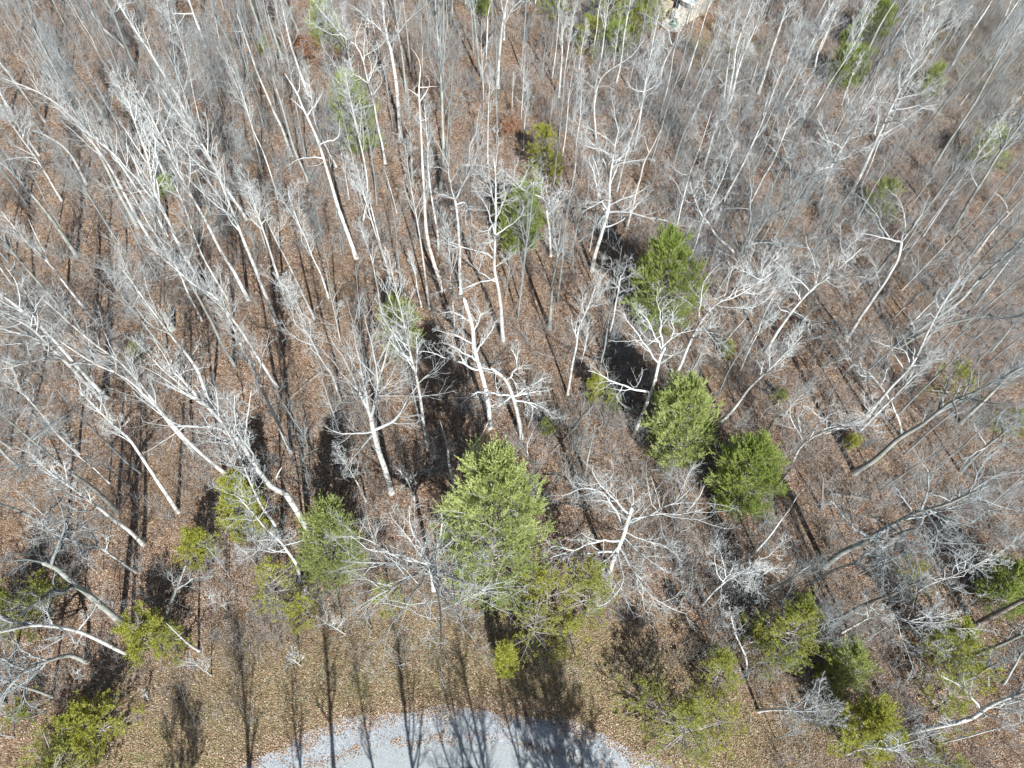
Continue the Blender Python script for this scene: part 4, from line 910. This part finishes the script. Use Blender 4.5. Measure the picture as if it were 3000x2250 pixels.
def litter():
    """loose curled leaves lying on the floor, and straw blades on the verge"""
    g = np.random.default_rng(56)
    n = 260000; x = g.uniform(-60, 75, n); y = 2 + 80 * g.random(n) ** 1.5; d = np.hypot(x - RC[0], y - RC[1])
    ok = (d > RR + .2) | ((d > RR - 2.6) & (g.random(n) < .10)); ok &= (np.abs(x) < 30 + y * .75); x, y = x[ok], y[ok]; n = len(x)
    m2 = 26000; an = g.uniform(.05, 3.09, m2); rr = RR + g.normal(.1, .45, m2) + .25 * np.sin(an * 40) + .2 * np.sin(an * 97)
    m3 = 4200; an3 = g.uniform(.05, 3.09, m3); r3 = RR - 1.9 + g.normal(0, .16, m3) + .12 * np.sin(an3 * 60); kk = np.sin(an3 * 23) + np.sin(an3 * 57) > -.3; an3, r3 = an3[kk], r3[kk]
    x = np.r_[x, RC[0] + rr * np.cos(an), RC[0] + r3 * np.cos(an3)]; y = np.r_[y, RC[1] + rr * np.sin(an), RC[1] + r3 * np.sin(an3)]; n = len(x)
    O = np.stack([x, y, gz(x, y) + g.uniform(.015, .05, n)], 1)
    a = norm(np.c_[g.normal(size=(n, 2)), g.normal(0, .32, n)]); s = norm(np.cross(a, np.c_[g.normal(0, .35, (n, 2)), np.ones(n)]))
    L = a * g.uniform(.035, .07, (n, 1)); s = s * g.uniform(.02, .038, (n, 1)); up = np.array([0, 0, .02])
    V = np.stack([O - L, O - s + up, O + L, O + s + up], 1).reshape(-1, 3); F1 = np.arange(len(V)).reshape(-1, 4)
    m = foliage('fallen_leaves', [(.09, .052, .034), (.27, .165, .105), (.39, .26, .172), (.66, .56, .44)], .1, .7)
    tag(link('fallen_leaves', mesh_of('fallen_leaves', V, F1, m, False)), kind='stuff')
    n = 170000; an = g.uniform(.0, math.pi, n); r = RR + .1 + 9.5 * g.random(n) ** 1.1; x = RC[0] + r * np.cos(an); y = RC[1] + r * np.sin(an)
    O = np.stack([x, y, np.zeros(n)], 1); D = norm(np.c_[g.normal(0, .6, (n, 2)), np.full(n, .7)]) * g.uniform(.08, .24, (n, 1)); w = norm(np.cross(D, g.normal(size=(n, 3)))) * .009
    V = np.stack([O - w, O + w, O + D], 1).reshape(-1, 3)
    m = foliage('straw', [(.18, .20, .06), (.36, .33, .17), (.56, .49, .31)], .2, .7)
    tag(link('dry_grass', mesh_of('dry_grass', V, np.arange(len(V)).reshape(-1, 3), m, False)), kind='stuff')
litter()
LOGS = [(('D', (2090, 745)), ('D', (1905, 905)), .14, 'grey fallen log pointing at a dark forked shadow, left of centre'),
        (('D', (840, 170)), ('D', (1000, 240)), .10, 'short fallen log on open leaves at the left'),
        (('E', (1530, 600)), ('E', (1720, 655)), .13, 'dark fallen log in shade above the little centre cedar'),
        (('E', (1250, 615)), ('E', (1400, 670)), .10, 'thin fallen log crossing two long shadows in the centre'),
        (('E', (1760, 830)), ('E', (1350, 1300)), .12, 'long dark fallen log running below the little centre cedar'),
        (('G', (1400, 712)), ('G', (1515, 680)), .06, 'small broken stick right of the duller cedar'),
        (('A', (460, 1290)), ('A', (720, 1365)), .09, 'fallen pole between long shadows at the upper left'),
        (('B', (1400, 1760)), ('B', (1480, 1766)), .08, 'dark short log beside a grey trunk right of the white twin-stemmed tree'),
        (('F', (950, 1545)), ('F', (1200, 1580)), .15, 'pale fallen log beside the dark short snag'),
        (('E', (0, 910)), ('E', (900, 915)), .11, 'long shaded log crossing below the white-limbed centre trees')]
for (ra, a), (rb, b), r, lab in LOGS:
    A, B = onground(px(ra, a)), onground(px(rb, b)); n = 9; g = np.random.default_rng(int(A[0] * 7) % 1000 + 50)
    P = A + (B - A) * np.linspace(0, 1, n)[:, None]; P[:, :2] += g.normal(0, .05, (n, 2)); P[:, 2] = [gz(q[0], q[1]) + r * .8 for q in P]
    R = r * np.linspace(1.1, .6, n) * (1 + g.normal(0, .06, n)); c = P.mean(0).copy(); P = P - c
    a_ = Acc(); a_.add(*tubes(P[None], R[None], 8))
    for e0, e1, rr in ((P[0], P[0] - (P[1] - P[0]) * .02, R[0]), (P[-1], P[-1] + (P[-1] - P[-2]) * .03, R[-1])): a_.add(*tubes(np.array([[e0, e1]]), np.array([[rr, .005]]), 8))
    for _ in range(4):
        i = g.integers(1, n - 1); d = norm(g.normal(size=3) + np.array([0, 0, .8])) * g.uniform(.3, .8); a_.add(*tubes(np.array([[P[i], P[i] + d * .5, P[i] + d]]), np.array([[R[i] * .3, R[i] * .2, .01]]), 5))
    tag(link('fallen_log', a_.mesh('fallen_log', M_LOG), loc=c), lab, 'log')

# ------------------------------------------------------------------ house corner, patio
def plain(name, col, rough=.8, nz=.15, sc=2., line=None):
    m, nt, b = mat(name); p = coord(nt)
    c = mix(nt, noise(nt, p, sc, 5, .65), [x * (1 - nz) for x in col], [min(1, x * (1 + nz)) for x in col])
    if line:
        sep = N(nt, 'ShaderNodeSeparateXYZ'); nt.links.new(p, sep.inputs[0])
        w = math_(nt, 'FRACT', math_(nt, 'MULTIPLY', sep.outputs[2], 1 / line)); c = mix(nt, math_(nt, 'GREATER_THAN', w, .88), c, [x * .55 for x in col])
    nt.links.new(c, b.inputs['Base Color']); b.inputs['Roughness'].default_value = rough
    bump(nt, b, noise(nt, p, 9, 3, .6), .3, .01); return m
def house():
    corner = at_h((2032, 12), 2.9)
    a = math.atan2(*(at_h((1993, -9), 2.9) - corner)[[1, 0]])           # eave runs up and left
    ux = np.array([math.cos(a), math.sin(a), 0]); uy = np.array([-ux[1], ux[0], 0])
    if uy[1] < 0: uy = -uy
    e = empty('house', (corner[0], corner[1], 0)); c0 = np.array([0, 0, 0.]); Lx, Ly = 11., 5.5
    mw = plain('tan_siding', (.44, .39, .31), .7, .06, 3, .2); mr = plain('grey_roofing', (.36, .40, .42), .8, .15, 4); mg = plain('white_trim', (.78, .78, .76), .5, .04)
    def P(x, y, z): return ux * x + uy * y + np.array([0, 0, z])
    def prism(pts, h0, h1):
        b = np.array([P(x, y, h0) for x, y in pts]); t = np.array([P(x, y, h1) for x, y in pts]); k = len(pts); V = np.vstack([b, t])
        q = np.array([[i, (i + 1) % k, k + (i + 1) % k, k + i] for i in range(k)]); A = Acc(); A.add(V, q); A.add(V[:k], np.arange(k)[None]); A.add(V[k:], np.arange(k)[None]); return A
    A = prism([(.45, .45), (Lx - .45, .45), (Lx - .45, Ly - .45), (.45, Ly - .45)], -.2, 2.9)
    A.add(np.array([P(.45, .45, 2.9), P(.45, Ly - .45, 2.9), P(.45, Ly / 2, 4.95), P(Lx - .45, .45, 2.9), P(Lx - .45, Ly - .45, 2.9), P(Lx - .45, Ly / 2, 4.95)]), np.array([[0, 1, 2], [3, 5, 4]]))
    link('wall', A.mesh('wall', mw, False), e)
    A = Acc(); V = np.array([P(0, 0, 2.9), P(Lx, 0, 2.9), P(Lx, Ly, 2.9), P(0, Ly, 2.9), P(0, Ly / 2, 5.2), P(Lx, Ly / 2, 5.2)]); V2 = V - np.array([0, 0, .13])
    A.add(V, np.array([[0, 1, 5, 4], [3, 4, 5, 2]])); A.add(V2, np.array([[0, 4, 5, 1], [3, 2, 5, 4]]))
    A.add(np.vstack([V, V2]), np.array([[0, 4, 10, 6], [4, 3, 9, 10], [1, 7, 11, 5], [5, 11, 8, 2], [0, 6, 7, 1], [3, 2, 8, 9]])); rf = link('roof', A.mesh('roof', mr, False), e)
    link('gutter', prism([(-.02, -.16), (Lx, -.16), (Lx, -.01), (-.02, -.01)], 2.72, 2.88).mesh('gutter', mg, False), e)
    link('downspout', prism([(.38, .30), (.46, .30), (.46, .42), (.38, .42)], 0, 2.7).mesh('downspout', mg, False), e)
    for x in (2.2, 5.2, 8.0):
        fr = link('window', prism([(x, .40), (x + 1, .40), (x + 1, .44), (x, .44)], 1.0, 2.2).mesh('window', mg, False), e)
        link('pane', prism([(x + .09, .385), (x + .91, .385), (x + .91, .395), (x + .09, .395)], 1.08, 2.12).mesh('pane', plain('window_glass', (.05, .06, .07), .1, .1), False), fr)
    tag(e, 'tan-sided house with grey roof and white gutter at the top edge', 'house')
    # patio of pale concrete
    q = np.array([onground(p) for p in ((1944, 26), (1938, 75), (1962, 95), (1995, 92), (2012, 60), (2030, 30), (2040, -30), (1960, -30))])
    k = len(q); b = q.copy(); t = q.copy(); b[:, 2] = gz(q[:, 0], q[:, 1]) - .1; t[:, 2] = .20
    A = Acc(); V = np.vstack([b, t]); A.add(V, np.array([[i, (i + 1) % k, k + (i + 1) % k, k + i] for i in range(k)])); A.add(t, np.arange(k)[None])
    tag(link('patio', A.mesh('patio', plain('patio_concrete', (.50, .46, .40), .85, .14, 1.2), False)), kind='structure')
    # white slatted bench with dark gaps, green round fire ring with a stone centre
    g0 = onground((1972, 64)); g1 = onground((1985, 33)); d = (g1 - g0)[:2]; L = float(np.linalg.norm(d)); rz = math.atan2(d[1], d[0]); c = (g0 + g1) / 2
    be = empty('slatted_bench', (c[0], c[1], .21)); be.rotation_euler = (0, 0, rz); mw2 = plain('white_paint', (.78, .77, .74), .5, .05); md = plain('dark_frame', (.06, .055, .05), .6, .1)
    A = Acc(); ns = 9
    for i in range(ns): box(A, (-L / 2 + (i + .5) * L / ns, 0, .46), (L / ns * .5, .95, .05))
    link('seat', A.mesh('bench_seat', mw2, False), be)
    A = Acc(); box(A, (0, .62, .72), (L, .06, .5)); link('backrest', A.mesh('bench_back', md, False), be)
    A = Acc(); box(A, (0, -.4, .40), (L, .06, .06)); box(A, (0, .4, .40), (L, .06, .06)); link('rail', A.mesh('bench_rail', md, False), be)
    for sx in (-1, 1):
        for sy in (-1, 1):
            A = Acc(); box(A, (sx * (L / 2 - .15), sy * .4, .185), (.09, .09, .37)); link('leg', A.mesh('bench_leg', md, False), be)
    tag(be, 'long white slatted bench with dark back on the patio', 'bench')
    g2 = onground((1973, 77)); fe = empty('fire_ring', (g2[0], g2[1], .20)); k = 28; a = np.arange(k + 1) * 2 * math.pi / k
    P1 = np.stack([np.cos(a) * .5, np.sin(a) * .5, np.full(k + 1, .32)], 1)
    A = Acc(); A.add(*tubes(P1[None], np.full((1, k + 1), .07), 6)); link('rim', A.mesh('rim', plain('green_enamel', (.05, .26, .12), .4, .1), True), fe)
    P2 = P1.copy(); P2[:, 2] = .1; P2[:, :2] *= .96; A = Acc(); A.add(*tubes(P2[None], np.full((1, k + 1), .085), 6)); link('band', A.mesh('band', plain('dark_green_enamel', (.03, .16, .07), .4, .1), True), fe)
    A = Acc(); box(A, (0, 0, .18), (.42, .3, .3), .2, .85); box(A, (.05, .02, .36), (.2, .16, .12), .6, .8); link('stones', A.mesh('stones', plain('stone', (.5, .38, .32), .8, .2), False), fe)
    tag(fe, 'round green rimmed fire ring at the end of the slatted bench', 'fire ring')
house()

# ------------------------------------------------------------------ labels that single out
SHORTS = [dict(px=e['px'], s=e['short']) for e in EV] + [dict(px=(1975, 60), s='the patio bench'), dict(px=(1350, 2150), s='the gravel road edge'),
          dict(px=(1150, 1440), s='the big vase-shaped oak'), dict(px=(1790, 1650), s='the large crooked oak'), dict(px=(300, 1780), s='the thick leaning trunk'), dict(px=(950, 480), s='the curled-limb dead tree')]
ORD = ['nearest', 'second', 'third', 'fourth', 'fifth', 'sixth', 'seventh', 'eighth', 'ninth', 'tenth', 'eleventh', 'twelfth', 'thirteenth', 'fourteenth', 'fifteenth']
def rel(p, q):
    dx, dy = p[0] - q[0], p[1] - q[1]
    if abs(dx) > 2.2 * abs(dy): return 'right of' if dx > 0 else 'left of'
    if abs(dy) > 2.2 * abs(dx): return 'below' if dy > 0 else 'above'
    return ('above' if dy < 0 else 'below') + (' and right of' if dx > 0 else ' and left of')
def label_all(items, words, cat, grp):
    cells = {}
    for t in items:
        p = t['px']; lm = min(SHORTS, key=lambda s: (s['px'][0] - p[0]) ** 2 + (s['px'][1] - p[1]) ** 2)
        t['d'] = math.hypot(lm['px'][0] - p[0], lm['px'][1] - p[1])
        cells.setdefault((words(t), rel(p, lm['px']), lm['s']), []).append(t)
    for (w, r, s), L in cells.items():
        L.sort(key=lambda t: t['d'])
        for i, t in enumerate(L):
            lab = '%s %s %s' % (w, r, s)
            if len(L) > 1: lab += ', ' + (ORD[i] + (' nearest' if i else '') if i < len(ORD) else 'far')
            tag(t['o'], lab, cat(t), grp(t))
def tw(t):
    if t['words']: return t['words']
    c = {'p': 'pale', 'g': 'grey', 's': 'bleached', 'd': 'dark'}[t['col']]
    if t['sty'] == 'snag': return c + ' dead snag'
    z = 'thick' if t['r'] > .2 else ('slim' if t['r'] > .12 else 'thin')
    k = {'forest': 'bare tree', 'tall': 'high-crowned bare tree', 'oak': 'spreading bare oak', 'kinky': 'crooked bare tree', 'vase': 'fan-shaped bare tree', 'sapling': 'sapling'}[t['sty']]
    return '%s %s %s' % (z, c, k)
label_all(TREES, tw, lambda t: 'dead tree' if t['sty'] == 'snag' else ('sapling' if t['sty'] == 'sapling' else 'tree'), lambda t: 'dead snags in the wood' if t['sty'] == 'snag' else 'bare trees of the wood')
label_all(SAPS, lambda t: ('low' if t['h'] < 4 else 'slender' if t['h'] < 6.5 else 'tall thin') + ' leafless sapling', lambda t: 'sapling', lambda t: 'leafless saplings in the understorey')
print('objects', len(bpy.data.objects))
